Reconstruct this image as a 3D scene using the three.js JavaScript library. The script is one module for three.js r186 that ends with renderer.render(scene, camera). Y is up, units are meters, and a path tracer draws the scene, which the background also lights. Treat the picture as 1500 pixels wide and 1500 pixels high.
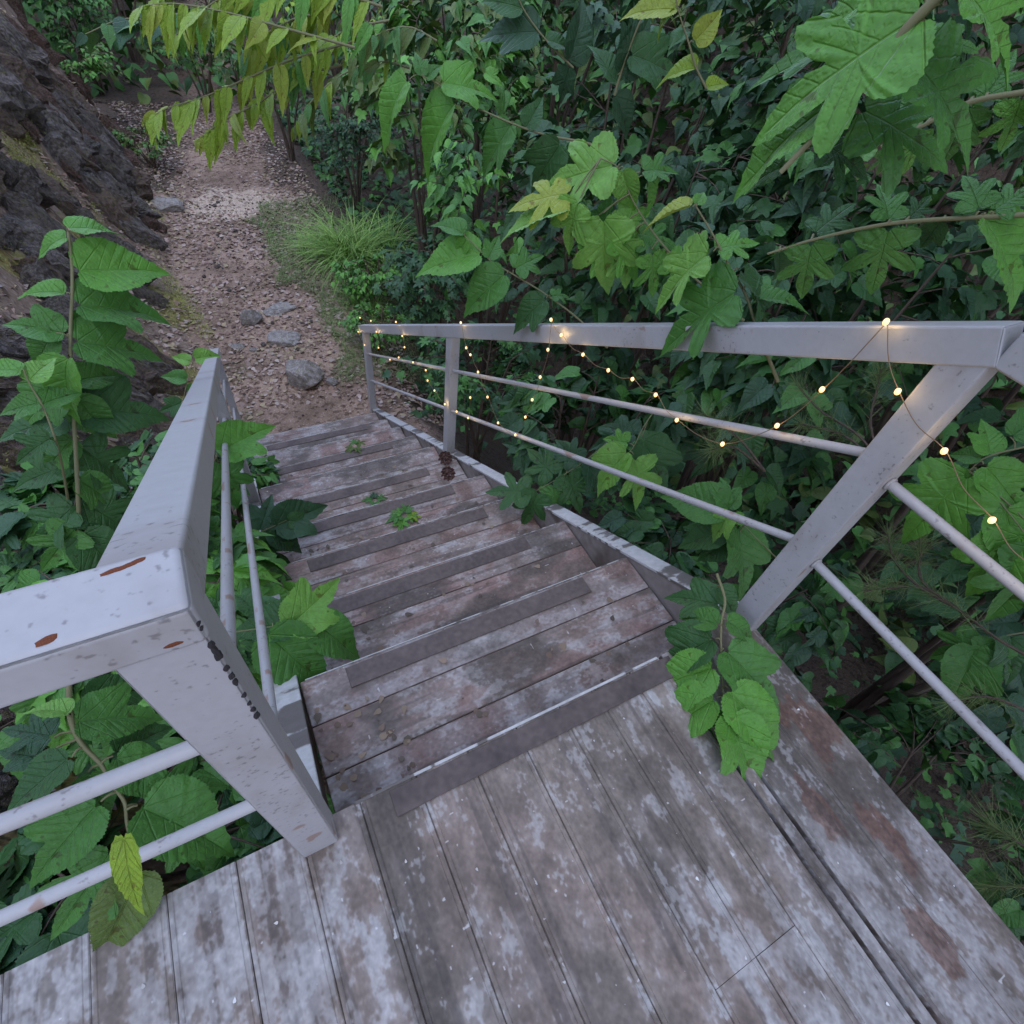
import * as THREE from 'three';
import { RoundedBoxGeometry } from 'three/addons/geometries/RoundedBoxGeometry.js';
import { mergeGeometries } from 'three/addons/utils/BufferGeometryUtils.js';

// ---------------------------------------------------------------- camera, sky, light, exposure
const scene = new THREE.Scene();
const FPX = 793, CAM = new THREE.Vector3(-0.467, 1.275, 0.328);       // focal length in photo pixels (1500 wide)
const camera = new THREE.PerspectiveCamera(2 * Math.atan(750 / FPX) * 180 / Math.PI, 1, 0.03, 300);
camera.position.copy(CAM);
camera.rotation.set(-0.8499, -0.6066, 0.1773, 'YXZ');
camera.updateMatrixWorld(true);
scene.add(camera);

const renderer = new THREE.WebGLRenderer({ antialias: true });
renderer.toneMapping = THREE.LinearToneMapping;
renderer.toneMappingExposure = 3.6;
renderer.shadowMap.enabled = true;

{ // even dusk sky: blue overhead, paler toward the horizon
  const W = 64, H = 32, d = new Float32Array(W * H * 4);
  for (let j = 0; j < H; j++) for (let i = 0; i < W; i++) {
    const el = Math.max(0, Math.sin((j + 0.5) / H * Math.PI - Math.PI / 2)), t = Math.pow(el, 0.6), k = 0.29 * (1.45 - 0.5 * t), o = (j * W + i) * 4;
    d[o] = (0.99 - 0.27 * t) * k; d[o + 1] = (1.0 - 0.06 * t) * k; d[o + 2] = (1.26 + 0.30 * t) * k; d[o + 3] = 1;
  }
  const t = new THREE.DataTexture(d, W, H, THREE.RGBAFormat, THREE.FloatType);
  t.mapping = THREE.EquirectangularReflectionMapping; t.magFilter = t.minFilter = THREE.LinearFilter; t.needsUpdate = true;
  scene.background = t; scene.environment = t;
}
const sun = new THREE.DirectionalLight(new THREE.Color(1, 0.97, 0.93), 0.15);
sun.position.set(-3, 14, 4); sun.target.position.set(0, -1, -2); sun.castShadow = true; sun.shadow.radius = 60;
sun.shadow.mapSize.set(2048, 2048);
Object.assign(sun.shadow.camera, { left: -12, right: 12, top: 12, bottom: -12, near: 0.5, far: 50 });
scene.add(sun); scene.add(sun.target);

// ---------------------------------------------------------------- helpers
let seed = 12345;
const rnd = () => { seed = (seed * 1664525 + 1013904223) >>> 0; return seed / 4294967296; };
const rr = (a, b) => a + (b - a) * rnd();
const V = (x, y, z) => new THREE.Vector3(x, y, z);
const clamp = (x, a = 0, b = 1) => Math.min(b, Math.max(a, x));
const sm = (a, b, x) => { const t = clamp((x - a) / (b - a)); return t * t * (3 - 2 * t); };
const mix = (a, b, t) => a + (b - a) * t;
function h2(x, y) { let n = Math.imul(x | 0, 374761393) ^ Math.imul(y | 0, 668265263); n = Math.imul(n ^ (n >>> 13), 1274126177); return ((n ^ (n >>> 16)) >>> 0) / 4294967296; }
function vn(x, y) { const i = Math.floor(x), j = Math.floor(y), f = x - i, g = y - j, u = f * f * (3 - 2 * f), w = g * g * (3 - 2 * g); return mix(mix(h2(i, j), h2(i + 1, j), u), mix(h2(i, j + 1), h2(i + 1, j + 1), u), w); }
function fbm(x, y, o = 4) { let s = 0, a = 0.5, t = 0; for (let k = 0; k < o; k++) { s += a * vn(x, y); t += a; a *= 0.5; x = x * 2.03 + 17.1; y = y * 2.03 + 9.7; } return s / t; }
function vn3(x, y, z) { const k = Math.floor(z), f = z - k, u = f * f * (3 - 2 * f); return mix(vn(x + k * 37.3, y + k * 17.9), vn(x + (k + 1) * 37.3, y + (k + 1) * 17.9), u); }

const used = {};
function numbered(n) { const k = used[n] = (used[n] ?? -1) + 1; return k ? n + '_' + String(k).padStart(3, '0') : n; }
function shadow(o) { o.castShadow = true; o.receiveShadow = true; return o; }
function mesh(name, geo, mat, parent) { const m = shadow(new THREE.Mesh(geo, mat)); m.name = name; parent.add(m); return m; }
function thing(name, label, category, group, pos) {
  const g = new THREE.Group(); g.name = numbered(name); g.userData = { label, category }; if (group) g.userData.group = group;
  if (pos) g.position.copy(pos); scene.add(g); return g;
}
function single(name, geo, mat, label, category, group) { const m = mesh(numbered(name), geo, mat, scene); m.userData = { label, category }; if (group) m.userData.group = group; return m; }
function struct(o, name) { o.name = numbered(name); o.userData.kind = 'structure'; scene.add(o); return o; }
// a photo pixel gives a direction; the distance comes from what it lies on
const ray = (u, v) => V((u - 750) / FPX, -(v - 750) / FPX, -1).applyQuaternion(camera.quaternion).normalize();
const at = (u, v, d) => ray(u, v).multiplyScalar(d).add(CAM);
const onX = (u, v, x) => { const r = ray(u, v); return r.multiplyScalar((x - CAM.x) / r.x).add(CAM); };
const onY = (u, v, y) => { const r = ray(u, v); return r.multiplyScalar((y - CAM.y) / r.y).add(CAM); };

function tex(n, fn, srgb = true, rep = true) {   // fn(u, v) -> [r, g, b] in 0..1 (sRGB values for colour maps)
  const d = new Uint8Array(n * n * 4);
  for (let j = 0; j < n; j++) for (let i = 0; i < n; i++) { const c = fn(i / n, j / n), o = (j * n + i) * 4; d[o] = clamp(c[0]) * 255; d[o + 1] = clamp(c[1]) * 255; d[o + 2] = clamp(c[2]) * 255; d[o + 3] = 255; }
  const t = new THREE.DataTexture(d, n, n); t.magFilter = THREE.LinearFilter; t.minFilter = THREE.LinearMipmapLinearFilter; t.generateMipmaps = true;
  t.wrapS = t.wrapT = rep ? THREE.MirroredRepeatWrapping : THREE.ClampToEdgeWrapping; if (srgb) t.colorSpace = THREE.SRGBColorSpace; t.needsUpdate = true; return t;
}
const mixc = (a, b, t) => [mix(a[0], b[0], t), mix(a[1], b[1], t), mix(a[2], b[2], t)];
const L2 = (r, g, b) => new THREE.Color().setRGB(r, g, b);
function uvBox(geo, s, ox = 0, oy = 0) {        // uv in metres from the dominant axis
  const p = geo.attributes.position, n = geo.attributes.normal, uv = new Float32Array(p.count * 2);
  for (let i = 0; i < p.count; i++) {
    const ax = Math.abs(n.getX(i)), ay = Math.abs(n.getY(i)), az = Math.abs(n.getZ(i)), x = p.getX(i), y = p.getY(i), z = p.getZ(i);
    const q = ay >= ax && ay >= az ? [x, z] : ax >= az ? [z, y] : [x, y];
    uv[2 * i] = q[0] * s + ox; uv[2 * i + 1] = q[1] * s + oy;
  }
  geo.setAttribute('uv', new THREE.BufferAttribute(uv, 2)); return geo;
}
function boxG(x0, x1, y0, y1, z0, z1, r = 0.004, s = 0.5, ox = 0, oy = 0) {
  const g = new RoundedBoxGeometry(x1 - x0, y1 - y0, z1 - z0, 2, Math.min(r, (x1 - x0) * 0.45, (y1 - y0) * 0.45, (z1 - z0) * 0.45));
  g.translate((x0 + x1) / 2, (y0 + y1) / 2, (z0 + z1) / 2); return uvBox(g, s, ox, oy);
}
function barG(A, B, w, h, up = V(0, 1, 0), r = 0.004, s = 1) {      // square bar from A to B
  const d = B.clone().sub(A), L = d.length(), x = d.normalize(), z = x.clone().cross(up).normalize(), y = z.clone().cross(x);
  const g = uvBox(new RoundedBoxGeometry(L, h, w, 2, r), s, A.x, A.z);
  g.applyMatrix4(new THREE.Matrix4().makeBasis(x, y, z).setPosition(A.clone().add(B).multiplyScalar(0.5))); return g;
}
function rodG(A, B, r, n = 10) {
  const L = A.distanceTo(B), g = new THREE.CylinderGeometry(r, r, L, n, 1); const uv = g.attributes.uv;
  for (let i = 0; i < uv.count; i++) uv.setXY(i, uv.getX(i) * r * 6.3, uv.getY(i) * L);
  g.applyQuaternion(new THREE.Quaternion().setFromUnitVectors(V(0, 1, 0), B.clone().sub(A).normalize())); g.translate((A.x + B.x) / 2, (A.y + B.y) / 2, (A.z + B.z) / 2); return g;
}
function tubeG(pts, r0, r1, seg = 12, rad = 6) {                  // tapered tube
  const c = new THREE.CatmullRomCurve3(pts), g = new THREE.TubeGeometry(c, seg, 1, rad, false), p = g.attributes.position;
  for (let i = 0; i <= seg; i++) {
    const q = c.getPointAt(i / seg), r = mix(r0, r1, i / seg);
    for (let j = 0; j <= rad; j++) { const k = i * (rad + 1) + j; p.setXYZ(k, q.x + (p.getX(k) - q.x) * r, q.y + (p.getY(k) - q.y) * r, q.z + (p.getZ(k) - q.z) * r); }
  }
  return g;
}

// ---------------------------------------------------------------- surface textures
const S = 0.5727;                                                  // slope of the stairs
function paintFn(pink, off) {                                      // weathered deck paint, grain along v; 2 m x 2 m
  const reds = [[0.56, 0.30, 0.05, 0.09], [0.50, 0.24, 0.03, 0.05], [0.53, 0.55, 0.04, 0.06], [0.42, 0.42, 0.03, 0.08], [0.45, 0.72, 0.035, 0.05], [0.55, 0.15, 0.035, 0.05]];
  return (u, v) => {
    const x = u * 2 + off, y = v * 2, wx = (u - 0.62) * 2, wz = (v - 0.27) * 2;
    const lo = fbm(x * 2.1 + 3, y * 1.4 + 1, 3), mid = fbm(x * 8 + 20, y * 3.6, 4), st = fbm(x * 45 + 7, y * 2.2, 3), fl = fbm(x * 60 + 5, y * 13, 4), fi = fbm(x * 150, y * 120, 2), hs = fbm(x * 20 + 9, y * 16 + 40, 5);
    let c = mixc(mixc([0.445, 0.405, 0.36], [0.49, 0.43, 0.385], pink), mixc([0.58, 0.525, 0.47], [0.61, 0.515, 0.465], pink), sm(0.3, 0.68, 0.45 * mid + 0.3 * st + 0.25 * hs));
    c = mixc(c, [0.63, 0.495, 0.45], (0.1 + 0.5 * pink) * sm(0.5, 0.68, fbm(x * 4 + 40, y * 2.4 + 3, 5)));                  // worn pink-brown wood
    c = mixc(c, [0.60, 0.585, 0.565], 0.45 * sm(0.42, 0.62, lo * 0.55 + hs * 0.5));                                             // thin rubbed paint
    const bias = pink > 0.5 ? -0.034 : 0.012 * sm(-0.45, -0.75, wx) - 0.026 * sm(-0.52, -0.38, wx) * (1 - sm(0.12, 0.33, wx)) + 0.012 * sm(0.3, 0.4, wx);
    const m = 0.45 * lo + 0.35 * mid + 0.2 * hs + bias, pa = sm(0.505, 0.56, m + 0.32 * (fl - 0.5) + 0.10 * (fi - 0.5));
    c = mixc(c, mixc([0.655, 0.645, 0.63], [0.745, 0.74, 0.73], hs), (0.5 - 0.1 * pink) * pa);                                                // flaking grey paint
    c = mixc(c, [0.34, 0.31, 0.275], 0.65 * sm(0.56, 0.68, fbm(x * 5 + 70, y * 3 + 31, 5)));                                  // grime
    let rd = pink > 0.5 ? sm(0.70, 0.74, fbm(x * 6.5 + 11, y * 4 + 90, 4)) * 0.6 : 0;
    if (pink <= 0.5) for (const [rx, rz, a, b] of reds) { const q = Math.hypot((wx - rx) / a, (wz - rz) / b); if (q < 2) rd = Math.max(rd, sm(1.05, 0.8, q + 2.4 * (hs - 0.5) + 1.1 * (fl - 0.5))); }
    c = mixc(c, mixc([0.42, 0.29, 0.235], [0.50, 0.36, 0.29], fi), (0.35 + 0.45 * hs) * rd);                                                    // red primer
    c = mixc(c, [0.30, 0.275, 0.255], 0.4 * sm(0.6, 0.74, st) * (1 - 0.5 * pa));
    const k = 1 + 0.26 * (fi - 0.5) + 0.30 * (hs - 0.5);
    c = mixc(c, [0.66, 0.65, 0.63], 0.5 * sm(0.60, 0.66, 0.5 * fl + 0.5 * hs + 0.25 * (fi - 0.5)) * (1 - pink * 0.5));   // scuffed specks of paint
    c = [c[0] * k, c[1] * k, c[2] * k];
    if (vn(x * 70, y * 70) > 0.972) c = mixc(c, [0.88, 0.87, 0.85], 0.7);
    return c;
  };
}
const bumpFn = (u, v) => { const x = u * 2, y = v * 2, k = 0.5 + 0.5 * (fbm(x * 60, y * 40, 3) - 0.5) + 0.35 * (fbm(x * 40 + 7, y * 3, 3) - 0.5) + 0.3 * (fbm(x * 9 + 20, y * 4.5, 3) - 0.5); return [k, k, k]; };
const deckMap = tex(1536, paintFn(0.1, 0)), treadMap = tex(1280, paintFn(1, 31)), deckBump = tex(512, bumpFn, false);
const deckMat = new THREE.MeshStandardMaterial({ map: deckMap, bumpMap: deckBump, bumpScale: 0.0025, roughness: 0.72 });
const treadMat = new THREE.MeshStandardMaterial({ map: treadMap, bumpMap: deckBump, bumpScale: 0.0025, roughness: 0.72 });
const stripMat = new THREE.MeshStandardMaterial({ map: tex(256, (u, v) => { const k = 0.365 + 0.10 * (fbm(u * 90, v * 90, 2) - 0.5) + 0.14 * (fbm(u * 9, v * 9, 3) - 0.5); return [k * 1.1, k * 0.97, k * 0.90]; }), roughness: 0.8 });
const railFn = (u, v) => {
  const x = u, y = v, f = fbm(x * 120, y * 120, 3), lo = fbm(x * 7, y * 7, 4); let c = mixc([0.70, 0.69, 0.675], [0.735, 0.725, 0.71], f);
  c = mixc(c, [0.62, 0.58, 0.55], 0.5 * sm(0.52, 0.8, 0.6 * lo + 0.4 * fbm(x * 30 + 2, y * 9, 4) + 0.2 * (f - 0.5)));
  c = mixc(c, [0.34, 0.31, 0.29], 0.4 * sm(0.80, 0.92, fbm(x * 150 + 9, y * 150, 3) * 0.85 + lo * 0.34));
  c = mixc(c, [0.55, 0.36, 0.26], 0.45 * sm(0.78, 0.84, fbm(x * 16 + 90, y * 16 + 5, 3) + 0.06 * (f - 0.5)));
  return c;
};
const railMat = new THREE.MeshStandardMaterial({ map: tex(1024, railFn), bumpMap: tex(256, (u, v) => { const k = fbm(u * 40, v * 40, 4); return [k, k, k]; }, false), bumpScale: 0.0012, roughness: 0.48 });
const flakeMat = new THREE.MeshStandardMaterial({ map: tex(512, (u, v) => { const f = fbm(u * 70, v * 70, 4), g = fbm(u * 22, v * 9, 4); let c = mixc([0.70, 0.69, 0.66], [0.83, 0.82, 0.8], f); c = mixc(c, [0.36, 0.33, 0.30], 0.8 * sm(0.55, 0.66, g + 0.25 * (f - 0.5))); return c; }), bumpMap: tex(256, (u, v) => { const k = fbm(u * 50, v * 24, 4); return [k, k, k]; }, false), bumpScale: 0.004, roughness: 0.75 });
const webMat = new THREE.MeshStandardMaterial({ map: tex(512, (u, v) => { const f = fbm(u * 60, v * 60, 4), g = fbm(u * 8, v * 8, 4); return mixc(mixc([0.50, 0.46, 0.43], [0.62, 0.58, 0.55], f), [0.38, 0.33, 0.29], sm(0.45, 0.7, g)); }), roughness: 0.75 });
const rustMat = new THREE.MeshStandardMaterial({ map: tex(64, (u, v) => { const f = fbm(u * 12, v * 12, 3); return mixc([0.30, 0.16, 0.10], [0.62, 0.34, 0.18], f); }), roughness: 0.9 });
const chipMat = new THREE.MeshStandardMaterial({ color: L2(0.03, 0.025, 0.025), roughness: 0.85 });

// ---------------------------------------------------------------- terrain
function bankEdge(z) { return -0.74 - 0.12 * fbm(z * 0.8 + 5, 2, 2) + (z < -11.5 ? (z + 11.5) * 0.25 : 0); }
function ground(x, z) {
  let y = -2.24 + 0.2 * Math.max(0, Math.min(6, z + 3.9)) + 0.05 * (fbm(x * 1.3, z * 1.3, 3) - 0.5);
  y += Math.max(0, -16 - z) * 0.28;
  const d = bankEdge(z) - x;
  if (d > 0) {
    const st = fbm(x * 0.5 + z * 1.7, z * 1.3 + 8, 3), k = mix(1.35, 1.9, sm(-3.5, -5.5, z)), rise = d < 0.35 ? 0.7 * d : d < 1.6 ? 0.245 + k * (d - 0.35) : 0.245 + k * 1.25 + 0.5 * (d - 1.6);
    y += Math.min(rise, 6) * (0.82 + 0.36 * st) + 0.16 * (fbm(z * 2.4 + x * 0.9, x * 0.7, 3) - 0.5) * sm(0, 0.4, d);
  }
  const e = x - 0.95;
  if (e > 0) { const k = sm(-7.5, -4.5, z); y += k * (-0.85 * Math.min(e, 3)) + (1 - k) * 0.1 * e + Math.max(0, e - 5) * 0.75; }
  return y + 0.02 * (fbm(x * 9, z * 9, 3) - 0.5);
}
function sheet(x0, x1, z0, z1, nx, nz, hole) {
  const pos = [], uv = [], id = [], col = [];
  for (let j = 0; j <= nz; j++) for (let i = 0; i <= nx; i++) { const x = mix(x0, x1, i / nx), z = mix(z0, z1, j / nz); pos.push(x, ground(x, z), z); uv.push(x * 0.5, z * 0.5); col.push(...groundTint(x, z)); }
  for (let j = 0; j < nz; j++) for (let i = 0; i < nx; i++) {
    const cx = mix(x0, x1, (i + 0.5) / nx), cz = mix(z0, z1, (j + 0.5) / nz);
    if (hole && cx > hole[0] && cx < hole[1] && cz > hole[2] && cz < hole[3]) continue;
    const a = j * (nx + 1) + i, b = a + 1, c = a + nx + 1, d = c + 1; id.push(a, c, b, b, c, d);
  }
  const g = new THREE.BufferGeometry(); g.setAttribute('position', new THREE.Float32BufferAttribute(pos, 3)); g.setAttribute('uv', new THREE.Float32BufferAttribute(uv, 2)); g.setAttribute('color', new THREE.Float32BufferAttribute(col, 3)); g.setIndex(id); g.computeVertexNormals(); return g;
}
function groundTint(x, z) {                                         // multiplies the soil map: sand, trodden earth, moss, dark leaf mould
  const n = fbm(x * 3, z * 3, 4), f = fbm(x * 14, z * 14, 3); let c = mixc([0.36, 0.29, 0.24], [0.70, 0.58, 0.51], sm(0.3, 0.7, 0.6 * fbm(x * 2 + 60, z * 2, 4) + 0.4 * f));
  const path = 1 - sm(z < -9.6 ? 0.45 : 0.75, z < -9.6 ? 0.85 : 1.25, Math.abs(x - (0.05 + (z < -9 ? (-9 - z) * 0.13 : 0))) + 0.5 * (n - 0.5));
  c = mixc([0.17, 0.145, 0.115], c, path);
  const sd = Math.hypot((x - 0.25 + 0.35 * (n - 0.5)) / 0.85, (z + 9.0 + 0.9 * (n - 0.5)) / 0.6); c = mixc(c, [1, 0.93, 0.84], sm(1.1, 0.85, sd + 0.5 * (f - 0.5)));   // patch of loose sand
  if (x < bankEdge(z)) c = mixc([0.42, 0.36, 0.31], [0.42, 0.44, 0.16], sm(0.52, 0.6, fbm(x * 2.2 + 9, z * 2.2, 4)));
  return c;
}
const soilMat = new THREE.MeshStandardMaterial({
  vertexColors: true, roughness: 0.95,
  map: tex(1024, (u, v) => { const x = u * 2, y = v * 2, a = fbm(x * 5, y * 5, 4), f = fbm(x * 55, y * 55, 3), g = vn(x * 90, y * 90); let c = mixc([0.70, 0.63, 0.56], [0.84, 0.77, 0.70], a * 0.6 + f * 0.5); c = mixc(c, [0.92, 0.87, 0.82], 0.8 * sm(0.72, 0.8, g)); c = mixc(c, [0.50, 0.42, 0.36], 0.7 * sm(0.58, 0.72, fbm(x * 28 + 4, y * 28, 3))); return c; }),
  bumpMap: tex(512, (u, v) => { const x = u * 2, y = v * 2, k = 0.6 * fbm(x * 28 + 4, y * 28, 4) + 0.4 * vn(x * 90, y * 90); return [k, k, k]; }, false), bumpScale: 0.02,
});
struct(shadow(new THREE.Mesh(mergeGeometries([sheet(-3.2, 2.8, -14, 1, 120, 300), sheet(-20, 26, -60, 12, 92, 144, [-2.4, 2.0, -13, 0]).translate(0, -0.03, 0)]), soilMat)), 'ground');

// ---------------------------------------------------------------- staircase and landing
const stair = thing('staircase', 'weathered grey plank staircase with dark anti-slip strips leading down to the path', 'staircase');
const NST = 10, zN = k => -(0.06 + 0.3665 * k), yN = k => S * zN(k);
const stripSteps = new Set([1, 2, 3, 4, 5, 7, 9]);
for (let k = 1; k <= NST; k++) {
  const tr = new THREE.Group(); tr.name = 'tread'; stair.add(tr); const y = yN(k), z = zN(k);
  for (let j = 0; j < 3; j++) {
    const z0 = z + j * 0.139, z1 = z0 + 0.137, oy = rr(-0.0015, 0.0015);
    const g = boxG(-0.555, 0.586, y - 0.03 + oy, y + oy, z0, z1, 0.004, 0.5, 0, 0), uv = g.attributes.uv, p = g.attributes.position, n = g.attributes.normal, o1 = rnd(), o2 = k * 0.21 + j * 0.07;
    for (let i = 0; i < uv.count; i++) if (Math.abs(n.getY(i)) > 0.7) uv.setXY(i, (p.getZ(i) - z0) * 0.5 + o2 + 0.13, p.getX(i) * 0.5 + o1);
    mesh('plank', g, treadMat, tr);
  }
  mesh('riser', boxG(-0.553, 0.584, y - 0.24, y - 0.033, z + 0.02, z + 0.04, 0.002, 0.5, rnd(), rnd()), webMat, tr);
  mesh('nosing', boxG(-0.54, 0.57, y - 0.004, y + 0.0022, z - 0.0012, z + 0.0025, 0.001, 1.3, rnd(), rnd()), flakeMat, tr);
  if (stripSteps.has(k)) mesh('anti_slip_strip', boxG(-0.43, 0.385, y + 0.0005, y + 0.0045, z + 0.012, z + 0.075, 0.0015, 1, rnd(), rnd()), stripMat, tr);
}
for (const sx of [-1, 1]) {                                          // stringers: inner web and flaking top flange
  const x0 = sx < 0 ? -0.626 : 0.588, x1 = sx < 0 ? -0.558 : 0.652, zA = sx < 0 ? -0.015 : -0.028, zB = -3.96;
  const st = new THREE.Group(); st.name = 'stringer'; stair.add(st);
  const fl = barG(V((x0 + x1) / 2, 0.006 + S * zA, zA), V((x0 + x1) / 2, 0.006 + S * zB, zB), x1 - x0, 0.012, V(0, 1, 0), 0.003); mesh('flange', fl, flakeMat, st);
  const wx = sx < 0 ? -0.572 : 0.6; const sh = new THREE.Shape(); sh.moveTo(zA, S * zA - 0.004); sh.lineTo(zB, S * zB - 0.004); sh.lineTo(zB, S * zB - 0.3); sh.lineTo(zA, S * zA - 0.3); sh.closePath();
  const wg = new THREE.ExtrudeGeometry(sh, { depth: 0.008, bevelEnabled: false }); wg.rotateY(-Math.PI / 2); wg.translate(wx, 0, 0); uvBox(wg, 0.8); mesh('web', wg, webMat, st);
}
const landing = thing('landing_deck', 'weathered plank landing with worn grey paint at the head of the stairs', 'deck');
{
  const xs = [-2.05, -1.93, -1.81, -1.69, -1.57, -1.45, -1.33, -1.21, -1.09, -0.968, -0.848, -0.73, -0.61, -0.49, -0.368, -0.246, -0.122, -0.004, 0.1, 0.208, 0.305];
  const board = (x0, x1, z0, z1) => {
    const oy = rr(-0.0012, 0.0012), P = [[x0 + 0.0006, -0.032], [x0 + 0.0006, -0.0022], [x0 + 0.0026, 0], [x0 + 0.0085, 0], [x0 + 0.0105, -0.0013], [x0 + 0.0125, 0], [x1 - 0.0125, 0], [x1 - 0.0105, -0.0013], [x1 - 0.0085, 0], [x1 - 0.0026, 0], [x1 - 0.0006, -0.0022], [x1 - 0.0006, -0.032]], narrow = x1 - x0 < 0.05, sh = new THREE.Shape((narrow ? P.filter((q, i) => i < 3 || i > 8) : P).map(([x, y]) => new THREE.Vector2(x, y + oy)));
    const g = uvBox(new THREE.ExtrudeGeometry(sh, { depth: z1 - z0, bevelEnabled: false, steps: 1 }).translate(0, 0, z0), 0.5), uv = g.attributes.uv, p = g.attributes.position, n = g.attributes.normal;
    for (let i = 0; i < uv.count; i++) if (Math.abs(n.getY(i)) > 0.5) uv.setXY(i, p.getX(i) * 0.5 + 0.62, p.getZ(i) * 0.5 + 0.27);
    mesh('board', g, deckMat, landing);
  };
  for (let i = 0; i + 1 < xs.length; i++) { if (xs[i] > -0.02 && xs[i] < 0.2) { board(xs[i], xs[i + 1], 0.001, 0.5795); board(xs[i], xs[i + 1], 0.5805, 1.9); } else board(xs[i], xs[i + 1], 0, 1.9); }
  board(0.315, 0.344, -0.002, 1.9); board(0.354, 0.482, -0.004, 1.9); board(0.482, 0.622, -0.03, 1.9);
  mesh('anti_slip_strip', boxG(-0.43, 0.33, 0.0018, 0.0055, 0.008, 0.062, 0.0015, 1), stripMat, landing);
  mesh('nosing', boxG(-0.5, 0.3, -0.004, 0.0026, -0.0035, 0.003, 0.001, 1.3), flakeMat, landing);
  mesh('edge_beam', boxG(-2.05, 0.6, -0.19, -0.036, 0.02, 0.07, 0.004, 0.8), webMat, landing);
  mesh('edge_beam', boxG(0.55, 0.61, -0.19, -0.036, 0.08, 1.9, 0.004, 0.8), webMat, landing);
  for (const [x, z] of [[-1.9, 0.1], [-0.7, 0.1], [0.56, 1.7], [-1.9, 1.7], [0.5, 0.12]]) mesh('leg', boxG(x - 0.035, x + 0.035, ground(x, z) - 0.1, -0.19, z - 0.035, z + 0.035, 0.004, 0.8), webMat, landing);
}

// ---------------------------------------------------------------- railings
const railR = thing('railing', 'white painted metal railing hung with string lights on the shrub side of the stairs', 'railing');
const railL = thing('railing', 'white painted metal railing with rust spots on the rock bank side of the stairs', 'railing');
function slopeRail(t, x0, x1, top, bot, zA, zB) { const th = (top - bot) * Math.cos(Math.atan(S)), y = (top + bot) / 2, x = (x0 + x1) / 2; mesh('top_rail', barG(V(x, y + S * zA, zA), V(x, y + S * zB, zB), x1 - x0, th, V(0, 1, 0), 0.005), railMat, t); }
function post(t, x0, x1, z0, z1, y0, y1) { mesh('post', boxG(x0, x1, y0, y1, z0, z1, 0.005, 1, rnd(), rnd()), railMat, t); }
slopeRail(railR, 0.572, 0.633, 0.918, 0.845, 0.04, -3.98);
mesh('top_rail', boxG(0.574, 0.635, 0.873, 0.936, 0.046, 1.9, 0.006, 1, 0.3), railMat, railR);
post(railR, 0.575, 0.631, -0.022, 0.046, -0.03, 0.885);
for (const zc of [-2.048, -3.872]) { post(railR, 0.576, 0.631, zc - 0.034, zc + 0.034, S * zc - 0.03, S * zc + 0.88); post(railL, -0.612, -0.557, zc - 0.034, zc + 0.034, S * zc - 0.03, S * zc + 0.87); }
for (const h of [0.632, 0.349]) { mesh('rod', rodG(V(0.603, h + S * -0.015, -0.015), V(0.603, h - S * 3.88, -3.88), 0.0105), railMat, railR); mesh('rod', rodG(V(-0.585, h - 0.02 + S * -0.005, -0.005), V(-0.585, h - 0.02 - S * 3.88, -3.88), 0.0105), railMat, railL); }
for (const h of [0.6, 0.33]) { mesh('rod', rodG(V(0.603, h, 0.04), V(0.603, h, 1.9), 0.0108), railMat, railR); mesh('rod', rodG(V(-0.61, h - 0.006, 0.019), V(-2.0, h - 0.006, 0.019), 0.0105), railMat, railL); }
slopeRail(railL, -0.611, -0.547, 0.9, 0.834, 0.0, -3.98);
mesh('top_rail', boxG(-2.0, -0.5455, 0.846, 0.9, -0.014, 0.053, 0.008, 1, 0.13, 0.4), railMat, railL);
post(railL, -0.616, -0.5475, -0.012, 0.0505, -0.03, 0.86);
post(railR, 0.576, 0.631, 1.83, 1.89, -0.03, 0.88); post(railL, -1.99, -1.93, -0.012, 0.049, -0.03, 0.86);
{ // weld beads where rods and rails meet the posts
  const bead = new THREE.TorusGeometry(0.0120, 0.0040, 5, 10);
  const weld = (t, x, y, z, ax) => { const m = mesh('weld', bead, railMat, t); m.position.set(x, y, z); if (ax === 'x') m.rotation.y = Math.PI / 2; };
  for (const h of [0.632, 0.349]) for (const z of [-0.024, -2.012, -2.084]) weld(railR, 0.603, h + S * z, z, 'z');
  for (const h of [0.6, 0.33]) { weld(railR, 0.603, h, 0.049, 'z'); weld(railL, -0.619, h - 0.006, 0.019, 'x'); }
}
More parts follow.
